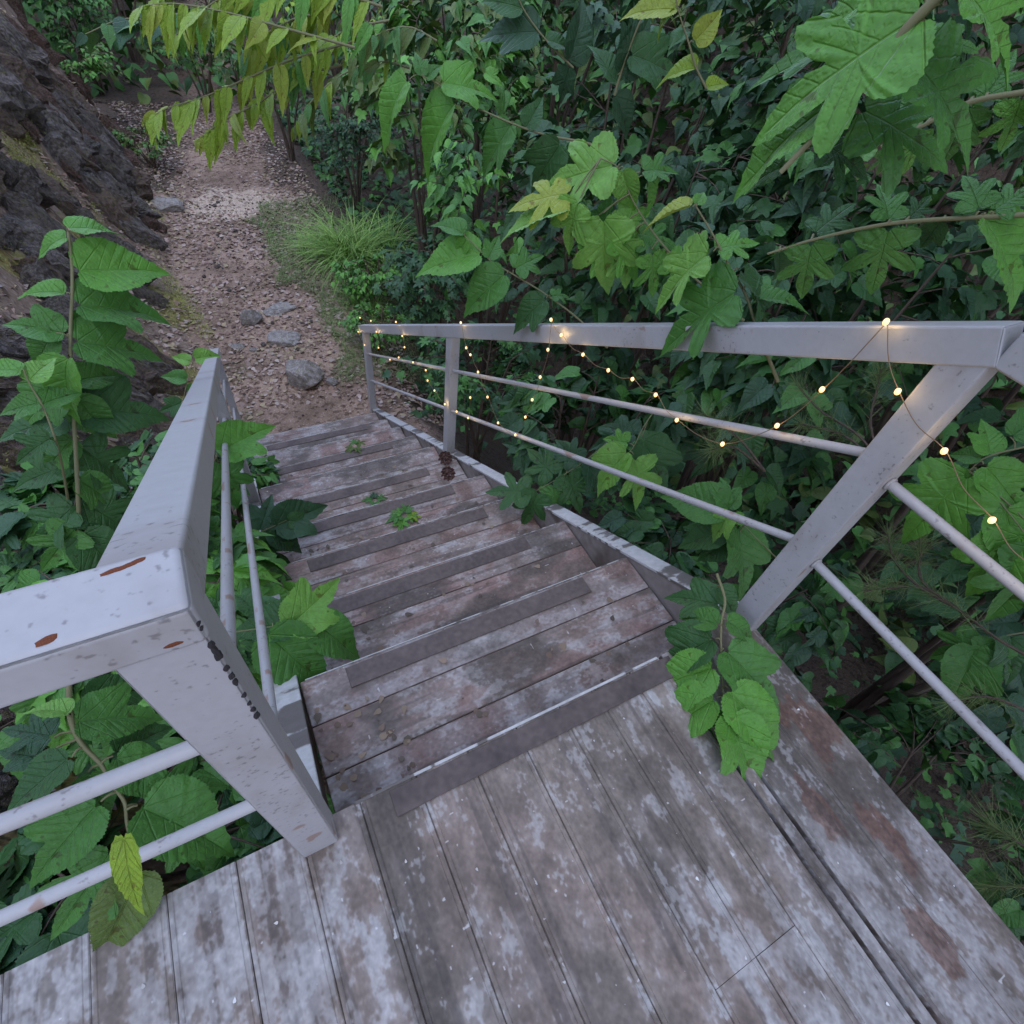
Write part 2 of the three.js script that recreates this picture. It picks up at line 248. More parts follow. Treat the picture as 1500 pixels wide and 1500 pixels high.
{ // rust blisters and chipped paint near the corner post
  const ball = new THREE.IcosahedronGeometry(1, 1); { const p = ball.attributes.position; for (let i = 0; i < p.count; i++) { const k = 0.7 + 0.6 * vn3(p.getX(i) * 2 + 5, p.getY(i) * 2, p.getZ(i) * 2); p.setXYZ(i, p.getX(i) * k, p.getY(i) * k, p.getZ(i) * k); } ball.computeVertexNormals(); uvBox(ball, 1); }
  const blot = (name, P, sx, sy, sz, ry, mat) => { const m = mesh(name, ball, mat, railL); m.position.copy(P); m.scale.set(sx, sy, sz); m.rotation.y = ry; };
  for (const [u, v, w] of [[163, 837, 1], [176, 833, 0.8], [188, 828, 1], [201, 822, 0.8]]) blot('rust_patch', onY(u, v, 0.9), 0.008 * w, 0.0010, 0.0022, 0.15, rustMat);
  blot('rust_patch', onY(68, 938, 0.9), 0.007, 0.0011, 0.0034, 0.2, rustMat); blot('rust_patch', onY(255, 946, 0.86).setZ(0.0525), 0.008, 0.004, 0.001, 0, rustMat);
  for (const [u, v, w] of [[298, 948, 0.8], [303, 958, 0.7], [320, 985, 0.8], [327, 1000, 1.6], [332, 1008, 1.2], [343, 1022, 0.7], [350, 1030, 0.8], [356, 1041, 0.9], [368, 1057, 0.6], [376, 1070, 0.5], [382, 1080, 0.7], [388, 1090, 1.1]]) blot('paint_chip', V(-0.5492, onX(u, v, -0.5475).y, 0.0492), 0.0035 * w ** 0.5, 0.0062 * w, 0.0028, rr(0, 3), chipMat);
}

// ---------------------------------------------------------------- leaves
const SH = {
  ovate: [0, 0.74, 7, 0.585, 18, 0.47, 38, 0.385, 65, 0.345, 95, 0.35, 125, 0.385, 152, 0.40, 170, 0.36, 180, 0.32],
  lobe3: [0, 0.74, 7, 0.57, 17, 0.44, 34, 0.28, 46, 0.40, 54, 0.48, 62, 0.50, 70, 0.46, 80, 0.39, 104, 0.37, 130, 0.41, 158, 0.41, 172, 0.36, 180, 0.30],
  lobe5: [0, 0.72, 7, 0.57, 17, 0.45, 25, 0.34, 33, 0.23, 43, 0.36, 51, 0.48, 58, 0.53, 66, 0.50, 74, 0.41, 89, 0.25, 103, 0.37, 113, 0.45, 123, 0.47, 135, 0.44, 150, 0.40, 166, 0.37, 180, 0.28],
  deep: [0, 0.70, 7, 0.57, 16, 0.46, 23, 0.34, 31, 0.18, 42, 0.33, 50, 0.49, 58, 0.55, 66, 0.51, 75, 0.37, 91, 0.17, 105, 0.35, 115, 0.46, 125, 0.48, 136, 0.43, 150, 0.37, 166, 0.33, 180, 0.26],
};
function prof(c, a) { for (let i = 0; i + 3 < c.length; i += 2) if (a <= c[i + 2]) { let t = (a - c[i]) / (c[i + 2] - c[i]); if (i) t = t * t * (3 - 2 * t); return mix(c[i + 1], c[i + 3], t); } return c[c.length - 1]; }
function leafG(cr, cl, n, rings, { fold = 0.25, sag = 0.25, lobe = 0.2, curl = 0, wave = 0.02, teeth = 0.022, thin = 1, seed2 = 1 } = {}) {
  const pos = [], uv = [], id = [], cy = 0.38, fr = rings === 1 ? [1] : rings === 2 ? [0.55, 1] : rings === 3 ? [0.4, 0.75, 1] : [0.3, 0.55, 0.8, 1];
  const put = (x, y) => {
    x *= thin; const ax = Math.abs(x), t = y;
    const pleat = 0.009 * Math.cos((y - 0.9 * ax) * 46) * sm(0.02, 0.12, ax);
    const z = fold * ax - sag * t * t - lobe * ax * ax * 1.6 + curl * x * t + wave * Math.sin(7 * y + 9 * x + seed2 * 2.1) * sm(0.1, 0.4, Math.hypot(x, y - cy)) + pleat;
    pos.push(x, y, z); uv.push(x / thin * 0.72 + 0.5, y * 0.86 + 0.08);
  };
  put(0, cy);
  for (const f of fr) for (let k = 0; k < n; k++) {
    const a = k / n * 360, d = a > 180 ? 360 - a : a, c = a > 180 ? cl : cr; let r = prof(c, d) * f;
    if (f === 1 && teeth && d > 4 && d < 172) r *= 1 + (k % 2 ? teeth : -teeth * 0.6) * (0.5 + h2(k, seed2 * 7)) + 0.03 * (vn(k * 0.13, seed2 * 3.3) - 0.5);
    put(Math.sin(a * Math.PI / 180) * r, cy + Math.cos(a * Math.PI / 180) * r);
  }
  for (let k = 0; k < n; k++) { const k1 = (k + 1) % n; id.push(0, 1 + k1, 1 + k); for (let q = 1; q < fr.length; q++) { const a = 1 + (q - 1) * n, b = 1 + q * n; id.push(a + k, a + k1, b + k, a + k1, b + k1, b + k); } }
  const g = new THREE.BufferGeometry(); g.setAttribute('position', new THREE.Float32BufferAttribute(pos, 3)); g.setAttribute('uv', new THREE.Float32BufferAttribute(uv, 2)); g.setIndex(id); g.computeVertexNormals(); return g;
}
const LG = {
  ovate: [leafG(SH.ovate, SH.ovate, 112, 4, { fold: 0.55, sag: 0.3, lobe: 0.3 }), leafG(SH.ovate, SH.ovate, 112, 4, { fold: 0.4, sag: 0.45, curl: 0.3, wave: 0.035, seed2: 3 }), leafG(SH.ovate, SH.ovate, 112, 4, { fold: 0.7, sag: 0.4, lobe: 0.5, seed2: 5 })],
  lobe3: [leafG(SH.lobe3, SH.lobe3, 120, 4, { fold: 0.5, sag: 0.35, lobe: 0.4 }), leafG(SH.lobe3, SH.ovate, 120, 4, { fold: 0.6, sag: 0.4, wave: 0.035, seed2: 4 }), leafG(SH.ovate, SH.lobe3, 120, 4, { fold: 0.4, sag: 0.3, curl: -0.3, wave: 0.03, seed2: 7 })],
  lobe5: [leafG(SH.lobe5, SH.lobe5, 128, 4, { fold: 0.45, sag: 0.35, lobe: 0.5, wave: 0.03 }), leafG(SH.lobe5, SH.deep, 128, 4, { fold: 0.55, sag: 0.4, lobe: 0.4, seed2: 6 })],
  deep: [leafG(SH.deep, SH.deep, 128, 4, { fold: 0.15, sag: 0.25, lobe: 0.4 }), leafG(SH.deep, SH.lobe5, 128, 4, { fold: 0.2, sag: 0.2, seed2: 2 })],
  lance: [leafG(SH.ovate, SH.ovate, 40, 3, { fold: 0.3, sag: 0.35, thin: 0.46, teeth: 0.03 }), leafG(SH.ovate, SH.ovate, 40, 3, { fold: 0.2, sag: 0.2, thin: 0.52, curl: 0.3, teeth: 0.03, seed2: 4 })],
  oval: [leafG(SH.ovate, SH.ovate, 20, 2, { fold: 0.2, sag: 0.1, thin: 0.75, teeth: 0 })],
};
const lowO = leafG(SH.ovate, SH.ovate, 18, 2, { fold: 0.3, sag: 0.3, teeth: 0 }), lowL = leafG(SH.lobe3, SH.lobe5, 26, 2, { fold: 0.25, sag: 0.3, teeth: 0 }), lowD = leafG(SH.deep, SH.deep, 30, 2, { fold: 0.2, sag: 0.25, teeth: 0 }), lowT = leafG(SH.ovate, SH.ovate, 10, 1, { fold: 0.2, sag: 0.2, teeth: 0, wave: 0 }), lowN = leafG(SH.ovate, SH.ovate, 14, 2, { fold: 0.3, sag: 0.3, teeth: 0, thin: 0.4 });
const seg = (px, py, ax, ay, bx, by) => { const t = clamp(((px - ax) * (bx - ax) + (py - ay) * (by - ay)) / ((bx - ax) ** 2 + (by - ay) ** 2)); return Math.hypot(px - ax - t * (bx - ax), py - ay - t * (by - ay)); };
function veins(x, y) { const ax = Math.abs(x); let v = sm(0.013, 0.003, ax) * sm(1.02, 0.9, y); v = Math.max(v, 0.85 * sm(0.011, 0.003, seg(ax, y, 0, 0.06, 0.47, 0.62))); v = Math.max(v, 0.8 * sm(0.01, 0.003, seg(ax, y, 0, 0.06, 0.42, 0.1))); for (let k = 0; k < 6; k++) { const b = 0.26 + k * 0.11; v = Math.max(v, 0.6 * sm(0.008, 0.002, seg(ax, y, 0, b, 0.3, b + 0.22))); } v = Math.max(v, 0.22 * sm(0.62, 0.75, vn(x * 60, y * 60))); return v; }
const leafMap = tex(256, (u, v) => { const x = (u - 0.5) / 0.72, y = (v - 0.08) / 0.86, k = veins(x, y), n = fbm(u * 9, v * 9, 4), f = fbm(u * 50, v * 50, 2), b = 0.92 + 0.14 * (n - 0.5) + 0.12 * (f - 0.5); const sp = sm(0.80, 0.86, vn(u * 26 + 3, v * 26)) * sm(0.5, 0.7, n); return mixc(mixc([b * 0.96, b, b * 0.95], [1, 1, 0.86], 0.4 * k), [0.62, 0.45, 0.3], 0.55 * sp); }, true, false);
const leafBump = tex(256, (u, v) => { const x = (u - 0.5) / 0.72, y = (v - 0.08) / 0.86, k = 0.6 - 0.5 * veins(x, y) + 0.15 * fbm(u * 30, v * 30, 2); return [k, k, k]; }, false, false);
const TINT = { bright: [0.17, 0.41, 0.06], fresh: [0.26, 0.51, 0.09], mid: [0.105, 0.275, 0.05], deep: [0.06, 0.16, 0.042], teal: [0.05, 0.125, 0.052], yellow: [0.44, 0.50, 0.06], olive: [0.15, 0.21, 0.04], lime: [0.36, 0.50, 0.04], brown: [0.30, 0.15, 0.10] };  // deep and teal darkened so background leaves carry thicket shade in their colour
const leafMat = {}; for (const k in TINT) leafMat[k] = new THREE.MeshPhysicalMaterial({ color: L2(...TINT[k]), map: leafMap, bumpMap: leafBump, bumpScale: 0.004, roughness: 0.52, transmission: 0.22, thickness: 0, ior: 1.4, side: THREE.DoubleSide });
const bushMat = {}; for (const k in TINT) bushMat[k] = new THREE.MeshStandardMaterial({ color: L2(...TINT[k]), map: leafMap, bumpMap: leafBump, bumpScale: 0.003, roughness: 0.5, side: THREE.DoubleSide });
const foliageMat = new THREE.MeshStandardMaterial({ map: leafMap, roughness: 0.58, side: THREE.DoubleSide });
const barkMat = new THREE.MeshStandardMaterial({ map: tex(128, (u, v) => { const f = fbm(u * 30, v * 8, 4); return mixc([0.27, 0.22, 0.18], [0.5, 0.43, 0.36], f); }), roughness: 0.9 });
const twigMat = new THREE.MeshStandardMaterial({ color: L2(0.20, 0.19, 0.085), roughness: 0.7 });
const pick = a => a[Math.floor(rnd() * a.length)];
const _m = new THREE.Matrix4();
function leafMatrix(base, axis, len, normal, roll = 0) {
  const y = axis.clone().normalize(), z = normal.clone().addScaledVector(y, -normal.dot(y)); if (z.lengthSq() < 1e-4) z.set(y.y, -y.x, 0.3); z.normalize().applyAxisAngle(y, roll); const x = y.clone().cross(z);
  return new THREE.Matrix4().makeBasis(x, y, z).scale(V(len, len, len)).setPosition(base);
}
function addLeaf(parent, geo, mat, M, name = 'leaf') { const m = mesh(name, geo, mat, parent); M.decompose(m.position, m.quaternion, m.scale); return m; }

// a leafy branch traced over the photograph: stem pixels at a distance, leaves as base pixel -> tip pixel
function branch(name, label, cat, group, d, stem, leaves, { r = 0.006, mat = twigMat, dEnd = d, face = 0.5 } = {}) {
  const g = thing(name, label, cat, group); const n = stem.length - 1;
  const pts = stem.map(([u, v, dd], i) => at(u, v, dd ?? mix(d, dEnd, i / n))); const parts = [tubeG(pts, r, r * 0.45, 6 * n, 6)];
  for (const [u0, v0, u1, v1, sh, ti, dd = 0, roll = 0, tipd] of leaves) {
    const ds = d + dd, B = at(u0, v0, ds); let T = at(u1, v1, ds + (tipd ?? 0.02));
    let best = pts[0], bd = 1e9; const c = new THREE.CatmullRomCurve3(pts); for (let k = 0; k <= 40; k++) { const q = c.getPoint(k / 40), e = q.distanceTo(B); if (e < bd) { bd = e; best = q; } }
    if (bd > 0.004 && bd < 0.4) { const m = best.clone().lerp(B, 0.5); m.y += 0.006; parts.push(tubeG([best, m, B], 0.0024, 0.0018, 4, 5)); }
    const nrm = V(0, 1, 0).lerp(CAM.clone().sub(B).normalize(), face);
    addLeaf(g, pick(LG[sh]), leafMat[ti], leafMatrix(B, T.clone().sub(B), B.distanceTo(T) * (d < 1.2 ? 0.92 : group === BR ? 1.2 : 1.1), nrm, roll + rr(-0.25, 0.25)));
  }
  mesh('stem', mergeGeometries(parts), mat, g); return g;
}
// a shrub or small tree grown from its own base
function bush(name, label, cat, group, [x, z], top, R, { twigs = 64, per = 9, size = 0.17, shapes = ['ovate', 'lobe3'], low = lowL, tints = ['deep', 'teal', 'deep', 'teal', 'mid'], max = 300, stems = 5, lean = [0, 0], lo = 0.42, base } = {}) {  // default tints mostly dark: depth shade painted into the leaf colour
  const by = base ?? ground(x, z) - 0.05, H = top - by, g = thing(name, label, cat, group, V(x, by, z)), wood = [], all = [];
  for (let s = 0; s < stems; s++) {
    const a = s / stems * 6.28 + rr(-0.4, 0.4), sp = R * rr(0.25, 0.75), P = [V(rr(-0.05, 0.05), 0, rr(-0.05, 0.05)), V(Math.cos(a) * sp * 0.35 + lean[0] * 0.3, H * 0.4, Math.sin(a) * sp * 0.35 + lean[1] * 0.3), V(Math.cos(a) * sp * 0.8 + lean[0] * 0.7, H * 0.75, Math.sin(a) * sp * 0.8 + lean[1] * 0.7), V(Math.cos(a) * sp + lean[0], H * rr(0.86, 1), Math.sin(a) * sp + lean[1])];
    const c = new THREE.CatmullRomCurve3(P); wood.push(tubeG(P, 0.012 + 0.008 * H, 0.005, 10, 5));
    for (let k = 0; k < twigs / stems; k++) {
      const t = lo + (1 - lo) * Math.pow(rnd(), 0.75), o = c.getPoint(t), b = a + rr(-1.5, 1.5), L = R * rr(0.35, 0.75) * (t > 0.85 ? 0.6 : 1), dir = V(Math.cos(b), rr(-0.1, 0.6), Math.sin(b)).normalize();
      const e = o.clone().addScaledVector(dir, L); e.y -= L * 0.12; const m = o.clone().lerp(e, 0.5); m.y += L * 0.1; const tw = new THREE.CatmullRomCurve3([o, m, e]); wood.push(tubeG([o, m, e], 0.005, 0.002, 4, 4));
      for (let q = 0; q < per; q++) {
        const u = 0.15 + 0.85 * (q + rnd() * 0.6) / per, B = tw.getPoint(Math.min(1, u)), side = V(-dir.z, 0, dir.x).multiplyScalar(q % 2 ? 1 : -1), ax = dir.clone().multiplyScalar(rr(0.2, 0.9)).addScaledVector(side, rr(0.4, 1)); ax.y -= rr(0.1, 0.75);
        const len = size * rr(0.6, 1.15); B.addScaledVector(ax.clone().normalize(), len * 0.2);
        const M = leafMatrix(B, ax, len, V(rr(-0.6, 0.6), 1, rr(-0.6, 0.6)), rr(-0.4, 0.4));
        const wp = V(B.x + x, B.y + by, B.z + z), pr = wp.clone().project(camera), inside = Math.abs(pr.x) < 1.03 && Math.abs(pr.y) < 1.03 && pr.z < 1;
        all.push({ M, len, sc: (inside ? 1 : 0.01) * len / wp.distanceTo(CAM), ti: pick(tints) });
      }
    }
  }
  mesh('branches', mergeGeometries(wood), barkMat, g);
  all.sort((p, q) => q.sc - p.sc);
  let n = 0; for (; n < all.length && n < max && all[n].sc * FPX > 9; n++) { const l = all[n]; addLeaf(g, pick(LG[pick(shapes)]), bushMat[l.ti], l.M); }
  const rest = all.slice(n); if (rest.length) {
    const im = shadow(new THREE.InstancedMesh(low, foliageMat, rest.length)); im.name = 'foliage'; im.userData.kind = 'stuff'; const c = new THREE.Color();
    rest.forEach((l, i) => { im.setMatrixAt(i, l.M); const t = TINT[l.ti], k = rr(0.85, 1.15); im.setColorAt(i, c.setRGB(t[0] * k, t[1] * k, t[2] * k)); }); g.add(im);
  }
  return g;
}

// ---------------------------------------------------------------- rocks and stones
function rockG(sd, cuts = 11, det = 2) {
  const g = new THREE.IcosahedronGeometry(1, det), p = g.attributes.position, v = V(0, 0, 0), pl = []; const s0 = seed; seed = sd * 7919;
  for (let k = 0; k < cuts; k++) pl.push([V(rr(-1, 1), rr(-1, 1), rr(-1, 1)).normalize(), rr(0.55, 0.85)]); seed = s0;
  for (let i = 0; i < p.count; i++) { v.fromBufferAttribute(p, i); for (const [n, d] of pl) { const e = v.dot(n) - d; if (e > 0) v.addScaledVector(n, -e * 0.93); } const k = 1 + 0.13 * (vn3(v.x * 3.1 + sd, v.y * 3.1, v.z * 3.1) - 0.5) + 0.06 * (vn3(v.x * 9 + sd, v.y * 9, v.z * 9) - 0.5); p.setXYZ(i, v.x * k, v.y * k, v.z * k); }
  g.computeVertexNormals(); return uvBox(g, 0.6, sd * 0.37, sd * 0.11);
}
const rockGs = []; for (let k = 0; k < 10; k++) rockGs.push(rockG(k + 1, 14, 3));
const slabGs = []; for (let k = 0; k < 10; k++) { const g = new THREE.BoxGeometry(2, 2, 2, 10, 5, 7).toNonIndexed(), p = g.attributes.position, q = V(0, 0, 0), pl = []; const s0 = seed; seed = 991 * (k + 3); for (let c = 0; c < 9; c++) pl.push([V(rr(-1, 1), rr(-0.6, 1), rr(-1, 1)).normalize(), rr(0.72, 1.15)]); seed = s0; for (let i = 0; i < p.count; i++) { q.fromBufferAttribute(p, i); for (const [n, d] of pl) { const e = q.dot(n) - d; if (e > 0) q.addScaledVector(n, -e); } const st = Math.floor(q.y * 2.2 + 1.2 * vn(q.x * 1.3 + k * 9, q.z * 1.3)) / 3; q.y = mix(q.y, st * 3 / 2.2, 0.6); const a = 0.34 * (vn3(q.x * 1.6 + k * 5, q.y * 2.4, q.z * 2.4) - 0.5) + 0.16 * (vn3(q.x * 5 + k, q.y * 6, q.z * 6) - 0.5); p.setXYZ(i, q.x * (1 + a), q.y * (1 + 1.4 * a), q.z * (1 + 1.4 * a)); } g.computeVertexNormals(); slabGs.push(uvBox(g, 0.9, k * 0.37, k * 0.11)); }
const rockTex = (a, b, c2) => tex(512, (u, v) => { const x = u * 2, y = v * 2, n = fbm(x * 5, y * 5, 5), f = fbm(x * 40, y * 40, 3), k = 0.85 + 0.4 * (f - 0.5); let c = mixc(a, b, sm(0.3, 0.7, n)); c = mixc(c, c2, 0.6 * sm(0.56, 0.68, fbm(x * 8 + 50, y * 8, 4))); return [c[0] * k, c[1] * k, c[2] * k]; });
const rockBump = tex(512, (u, v) => { const k = 0.6 * fbm(u * 16, v * 16, 5) + 0.4 * fbm(u * 70, v * 70, 2); return [k, k, k]; }, false);
const rockMats = [new THREE.MeshStandardMaterial({ map: rockTex([0.43, 0.395, 0.37], [0.66, 0.615, 0.58], [0.55, 0.52, 0.30]), bumpMap: rockBump, bumpScale: 0.035, roughness: 0.9 }), new THREE.MeshStandardMaterial({ map: rockTex([0.44, 0.37, 0.32], [0.60, 0.51, 0.45], [0.52, 0.50, 0.22]), bumpMap: rockBump, bumpScale: 0.035, roughness: 0.9 }), new THREE.MeshStandardMaterial({ map: rockTex([0.46, 0.35, 0.28], [0.66, 0.54, 0.46], [0.40, 0.29, 0.23]), bumpMap: rockBump, bumpScale: 0.035, roughness: 0.9 })];
rockMats.push(new THREE.MeshStandardMaterial({ map: rockTex([0.38, 0.34, 0.31], [0.53, 0.48, 0.44], [0.46, 0.45, 0.24]), bumpMap: rockBump, bumpScale: 0.035, roughness: 0.9 }));
const stoneMat = new THREE.MeshStandardMaterial({ map: rockTex([0.62, 0.58, 0.55], [0.80, 0.76, 0.72], [0.66, 0.63, 0.5]), bumpMap: rockBump, bumpScale: 0.012, roughness: 0.9 });
const bank = struct(new THREE.Group(), 'rock_bank');
{
  const put = (x, z, L, W, T, mat, sink = 0.25) => {
    const y = ground(x, z), dy = (ground(x - 0.15, z) - ground(x + 0.15, z)) / 0.3, fall = V(1, -Math.max(0.4, dy) * 1.05, rr(-0.15, 0.5)).normalize(), zz = V(0, 0, 1).addScaledVector(fall, -fall.z).normalize().applyAxisAngle(fall, rr(-0.7, 0.7)), up = zz.clone().cross(fall).normalize();
    const m = mesh('rock', pick(slabGs), mat, bank); _m.makeBasis(fall, up, zz).scale(V(L / 2, T / 2, W / 2)).setPosition(V(x, y, z).addScaledVector(up, T * (0.5 - sink) - T * 0.2)); _m.decompose(m.position, m.quaternion, m.scale);
  };
  for (let i = 0; i < 300; i++) { const z = -10.4 + 7 * ((i % 52) + rnd()) / 52, d = [rr(0.32, 0.6), rr(0.45, 0.9), rr(0.75, 1.3), rr(1.1, 1.7), rr(1.5, 2.3)][i % 5], x = bankEdge(z) - d; if (fbm(z * 1.1 + 4, d * 1.6 + 3, 2) < 0.4) continue; const b = rnd() ** 2; put(x, z, rr(0.2, 0.42) + 0.35 * b, rr(0.12, 0.22) + 0.12 * b, rr(0.18, 0.34) + 0.12 * b, pick([rockMats[0], rockMats[0], rockMats[1], rockMats[3]])); }
  for (let i = 0; i < 60; i++) { const z = rr(-3.8, -0.6), d = rr(0.2, 1.7), x = bankEdge(z) - d; put(x, z, rr(0.2, 0.6), rr(0.12, 0.3), rr(0.15, 0.3), pick([rockMats[0], rockMats[1], rockMats[3]])); }
  for (let i = 0; i < 120; i++) { const z = rr(-12.5, -7.6), d = rr(0.15, 1.5), x = bankEdge(z) - d; put(x, z, rr(0.15, 0.4), rr(0.08, 0.2), rr(0.08, 0.22), rockMats[2], 0.1); }
}
function stone(u, v, w, h, label, mat = rockMats[0], flat = 0.5) {
  const P = onY(u, v, -2.2); P.y = ground(P.x, P.z); const m = single('stone', pick(rockGs), mat, label, 'stone', null); m.position.set(P.x, P.y + h * flat - h * 0.22, P.z); m.scale.set(w / 2, h / 2, w * 0.4); m.rotation.y = rr(-0.4, 0.4); return m;
}
stone(447, 556, 0.46, 0.36, 'large rounded grey stone on the path at the foot of the stairs', stoneMat);
stone(486, 558, 0.15, 0.10, 'small grey stone beside the large rounded stone', stoneMat);
stone(415, 493, 0.46, 0.14, 'broad flat slab of grey stone set in the path', stoneMat, 0.4);
stone(369, 469, 0.27, 0.24, 'upright pale stone beside the flat slab', stoneMat);
stone(408, 449, 0.40, 0.08, 'thin grey stone slab sunk in the path behind the flat slab', stoneMat, 0.3);
stone(347, 505, 0.18, 0.07, 'narrow pale stone lying by the mossy edge of the path', stoneMat, 0.4);
stone(370, 508, 0.12, 0.06, 'tiny pale stone beside the narrow pale stone', stoneMat, 0.4);
stone(245, 302, 0.5, 0.22, 'pale pinkish boulder at the foot of the rock bank', stoneMat, 0.5);

// ---------------------------------------------------------------- litter, gravel, moss, grass
function scatter(name, geo, mat, n, place, colours, parent = scene) {
  const L = []; for (let i = 0; i < n; i++) { const m = place(i); if (m) L.push(m); }
  const im = shadow(new THREE.InstancedMesh(geo, mat, L.length)); im.name = parent === scene ? numbered(name) : name; im.userData.kind = 'stuff'; const c = new THREE.Color();
  L.forEach((m, i) => { im.setMatrixAt(i, m); const t = pick(colours), k = rr(0.8, 1.2); im.setColorAt(i, c.setRGB(t[0] * k, t[1] * k, t[2] * k)); }); parent.add(im); return im;
}
const tagS = (o, label, category) => Object.assign(o.userData, { label, category });
const litterMat = new THREE.MeshStandardMaterial({ roughness: 0.85, side: THREE.DoubleSide });
tagS(scatter('leaf_litter', lowT, litterMat, 24000, () => {
  const z = rr(-14, -3.6), x = rr(-2.2, 1.4); if (x > -0.45 && x < 0.35 && rnd() < 0.35) return null; if (vn(x * 2 + 40, z * 2) < rr(0.1, 0.5)) return null;
  const B = V(x, ground(x, z) + rr(0.003, 0.02), z), a = rr(0, 6.28); return leafMatrix(B, V(Math.cos(a), rr(-0.3, 0.3), Math.sin(a)), rr(0.02, 0.065), V(rr(-0.6, 0.6), 1, rr(-0.6, 0.6)));
}, [[0.42, 0.30, 0.24], [0.33, 0.21, 0.15], [0.46, 0.36, 0.29], [0.20, 0.13, 0.09], [0.40, 0.31, 0.18]]), 'dry brown leaves scattered over the path and the bank', 'leaf litter');
tagS(scatter('leaf_litter', lowT, litterMat, 1800, () => {
  const z = rr(-4.6, -0.6), x = rr(-2.1, -0.75), B = V(x, ground(x, z) + rr(0.003, 0.02), z), a = rr(0, 6.28); return leafMatrix(B, V(Math.cos(a), rr(-0.3, 0.3), Math.sin(a)), rr(0.02, 0.06), V(rr(-0.6, 0.6), 1, rr(-0.6, 0.6)));
}, [[0.30, 0.22, 0.19], [0.20, 0.14, 0.11], [0.38, 0.32, 0.3]]), 'dry leaves on the bank beside the left stair railing', 'leaf litter');
const pebbleG = rockG(3, 6, 0);
tagS(scatter('gravel', pebbleG, rockMats[0], 700, () => { const z = rr(-9.2, -4), x = rr(-0.6, 0.8) * (z < -6 ? 1 : 0.9) + 0.05; if (z > -6.3 && rnd() < 0.6) return null; const s = rr(0.006, 0.02) * (rnd() < 0.07 ? 2 : 1); return new THREE.Matrix4().makeRotationY(rr(0, 6)).scale(V(s, s * 0.7, s * 0.9)).setPosition(V(x, ground(x, z) + s * 0.3, z)); }, [[1.2, 1.17, 1.15], [0.9, 0.85, 0.82], [1.5, 1.45, 1.4]]), 'small grey gravel strewn along the path', 'gravel');
const bladeG = (() => { const g = new THREE.BufferGeometry(); const p = [], id = []; for (let k = 0; k <= 5; k++) { const t = k / 5, w = 0.03 * (1 - t * t); p.push(-w, t - 0.42 * t * t, 0.62 * t * t, w, t - 0.42 * t * t, 0.62 * t * t); if (k < 5) { const a = k * 2; id.push(a, a + 1, a + 2, a + 1, a + 3, a + 2); } } g.setAttribute('position', new THREE.Float32BufferAttribute(p, 3)); g.setAttribute('uv', new THREE.Float32BufferAttribute(new Array(24).fill(0.3), 2)); g.setIndex(id); g.computeVertexNormals(); return g; })();
const grassMat = new THREE.MeshStandardMaterial({ roughness: 0.65, side: THREE.DoubleSide });
const blade = (x, y, z, h, lean = 0.5, wd = 1) => { const e = new THREE.Euler(rr(0, lean), rr(0, 6.28), 0, 'YXZ'); return new THREE.Matrix4().makeRotationFromEuler(e).scale(V(h * wd, h, h)).setPosition(V(x, y, z)); };
tagS(scatter('moss', bladeG, grassMat, 36000, () => { const z = rr(-9.5, -1), d = rr(-0.15, 1.9), x = bankEdge(z) - d; if (fbm(x * 2.2 + 9, z * 2.2, 4) < 0.5) return null; return blade(x, ground(x, z) + 0.16 * rnd() ** 2 * sm(0, 0.3, d) - 0.003, z, rr(0.012, 0.035), 1.1, 3); }, [[0.24, 0.26, 0.05], [0.16, 0.19, 0.04], [0.30, 0.28, 0.08]]), 'yellow-green moss in patches on the rock bank', 'moss');
function onGround(u, v) { const r = ray(u, v); for (let t = 1; t < 25; t += 0.04) { const x = CAM.x + r.x * t, y = CAM.y + r.y * t, z = CAM.z + r.z * t; if (y < ground(x, z) + 0.1) return V(x, y, z); } return null; }
tagS(scatter('moss', bladeG, grassMat, 12000, () => {
  const [a, b, c, d, w] = pick([[0, 100, 70, 190, 26], [0, 205, 70, 270, 20], [60, 255, 140, 315, 14], [225, 380, 305, 490, 16], [30, 60, 75, 80, 14], [140, 440, 165, 480, 10], [0, 150, 60, 210, 20]]), t = rnd(), P = onGround(mix(a, c, t) + w * (rnd() + rnd() - 1), mix(b, d, t) + w * (rnd() + rnd() - 1)); if (!P || fbm(P.x * 7, P.z * 7 + P.y * 7, 3) < 0.42) return null;
  return blade(P.x, P.y - 0.05 + 0.07 * rnd(), P.z, rr(0.012, 0.04), 1.1, 3);
}, [[0.34, 0.36, 0.06], [0.25, 0.28, 0.05], [0.40, 0.36, 0.09]]), 'bright yellow-green moss cushions along the ledges of the rock bank', 'moss');
tagS(scatter('grass', bladeG, grassMat, 9000, () => { const z = rr(-9, -4.4), x = mix(0.55, 1.7, rnd() ** 1.4) - (z < -6.5 && z > -8.4 ? 0.25 : 0) + 0.25 * (vn(z * 2, 4) - 0.5); return blade(x, ground(x, z) - 0.01, z, rr(0.06, 0.22), 0.8, 0.4); }, [[0.15, 0.25, 0.055], [0.22, 0.3, 0.08], [0.12, 0.18, 0.05]]), 'short green grass along the shrub side of the path', 'grass');
tagS(scatter('grass', bladeG, grassMat, 1500, () => { const q = pick([[-0.55, -4.15, 0.16], [-0.2, -10.2, 0.5], [-0.75, -9.6, 0.3], [0.1, -5.2, 0.25], [-0.55, -4.9, 0.2]]), a = rr(0, 6.28), r = q[2] * Math.sqrt(rnd()), x = q[0] + Math.cos(a) * r, z = q[1] + Math.sin(a) * r; return blade(x, ground(x, z) - 0.01, z, rr(0.03, 0.09), 0.9, 0.8); }, [[0.13, 0.16, 0.05], [0.17, 0.17, 0.06]]), 'sparse olive grass tufts dotted on the path', 'grass');
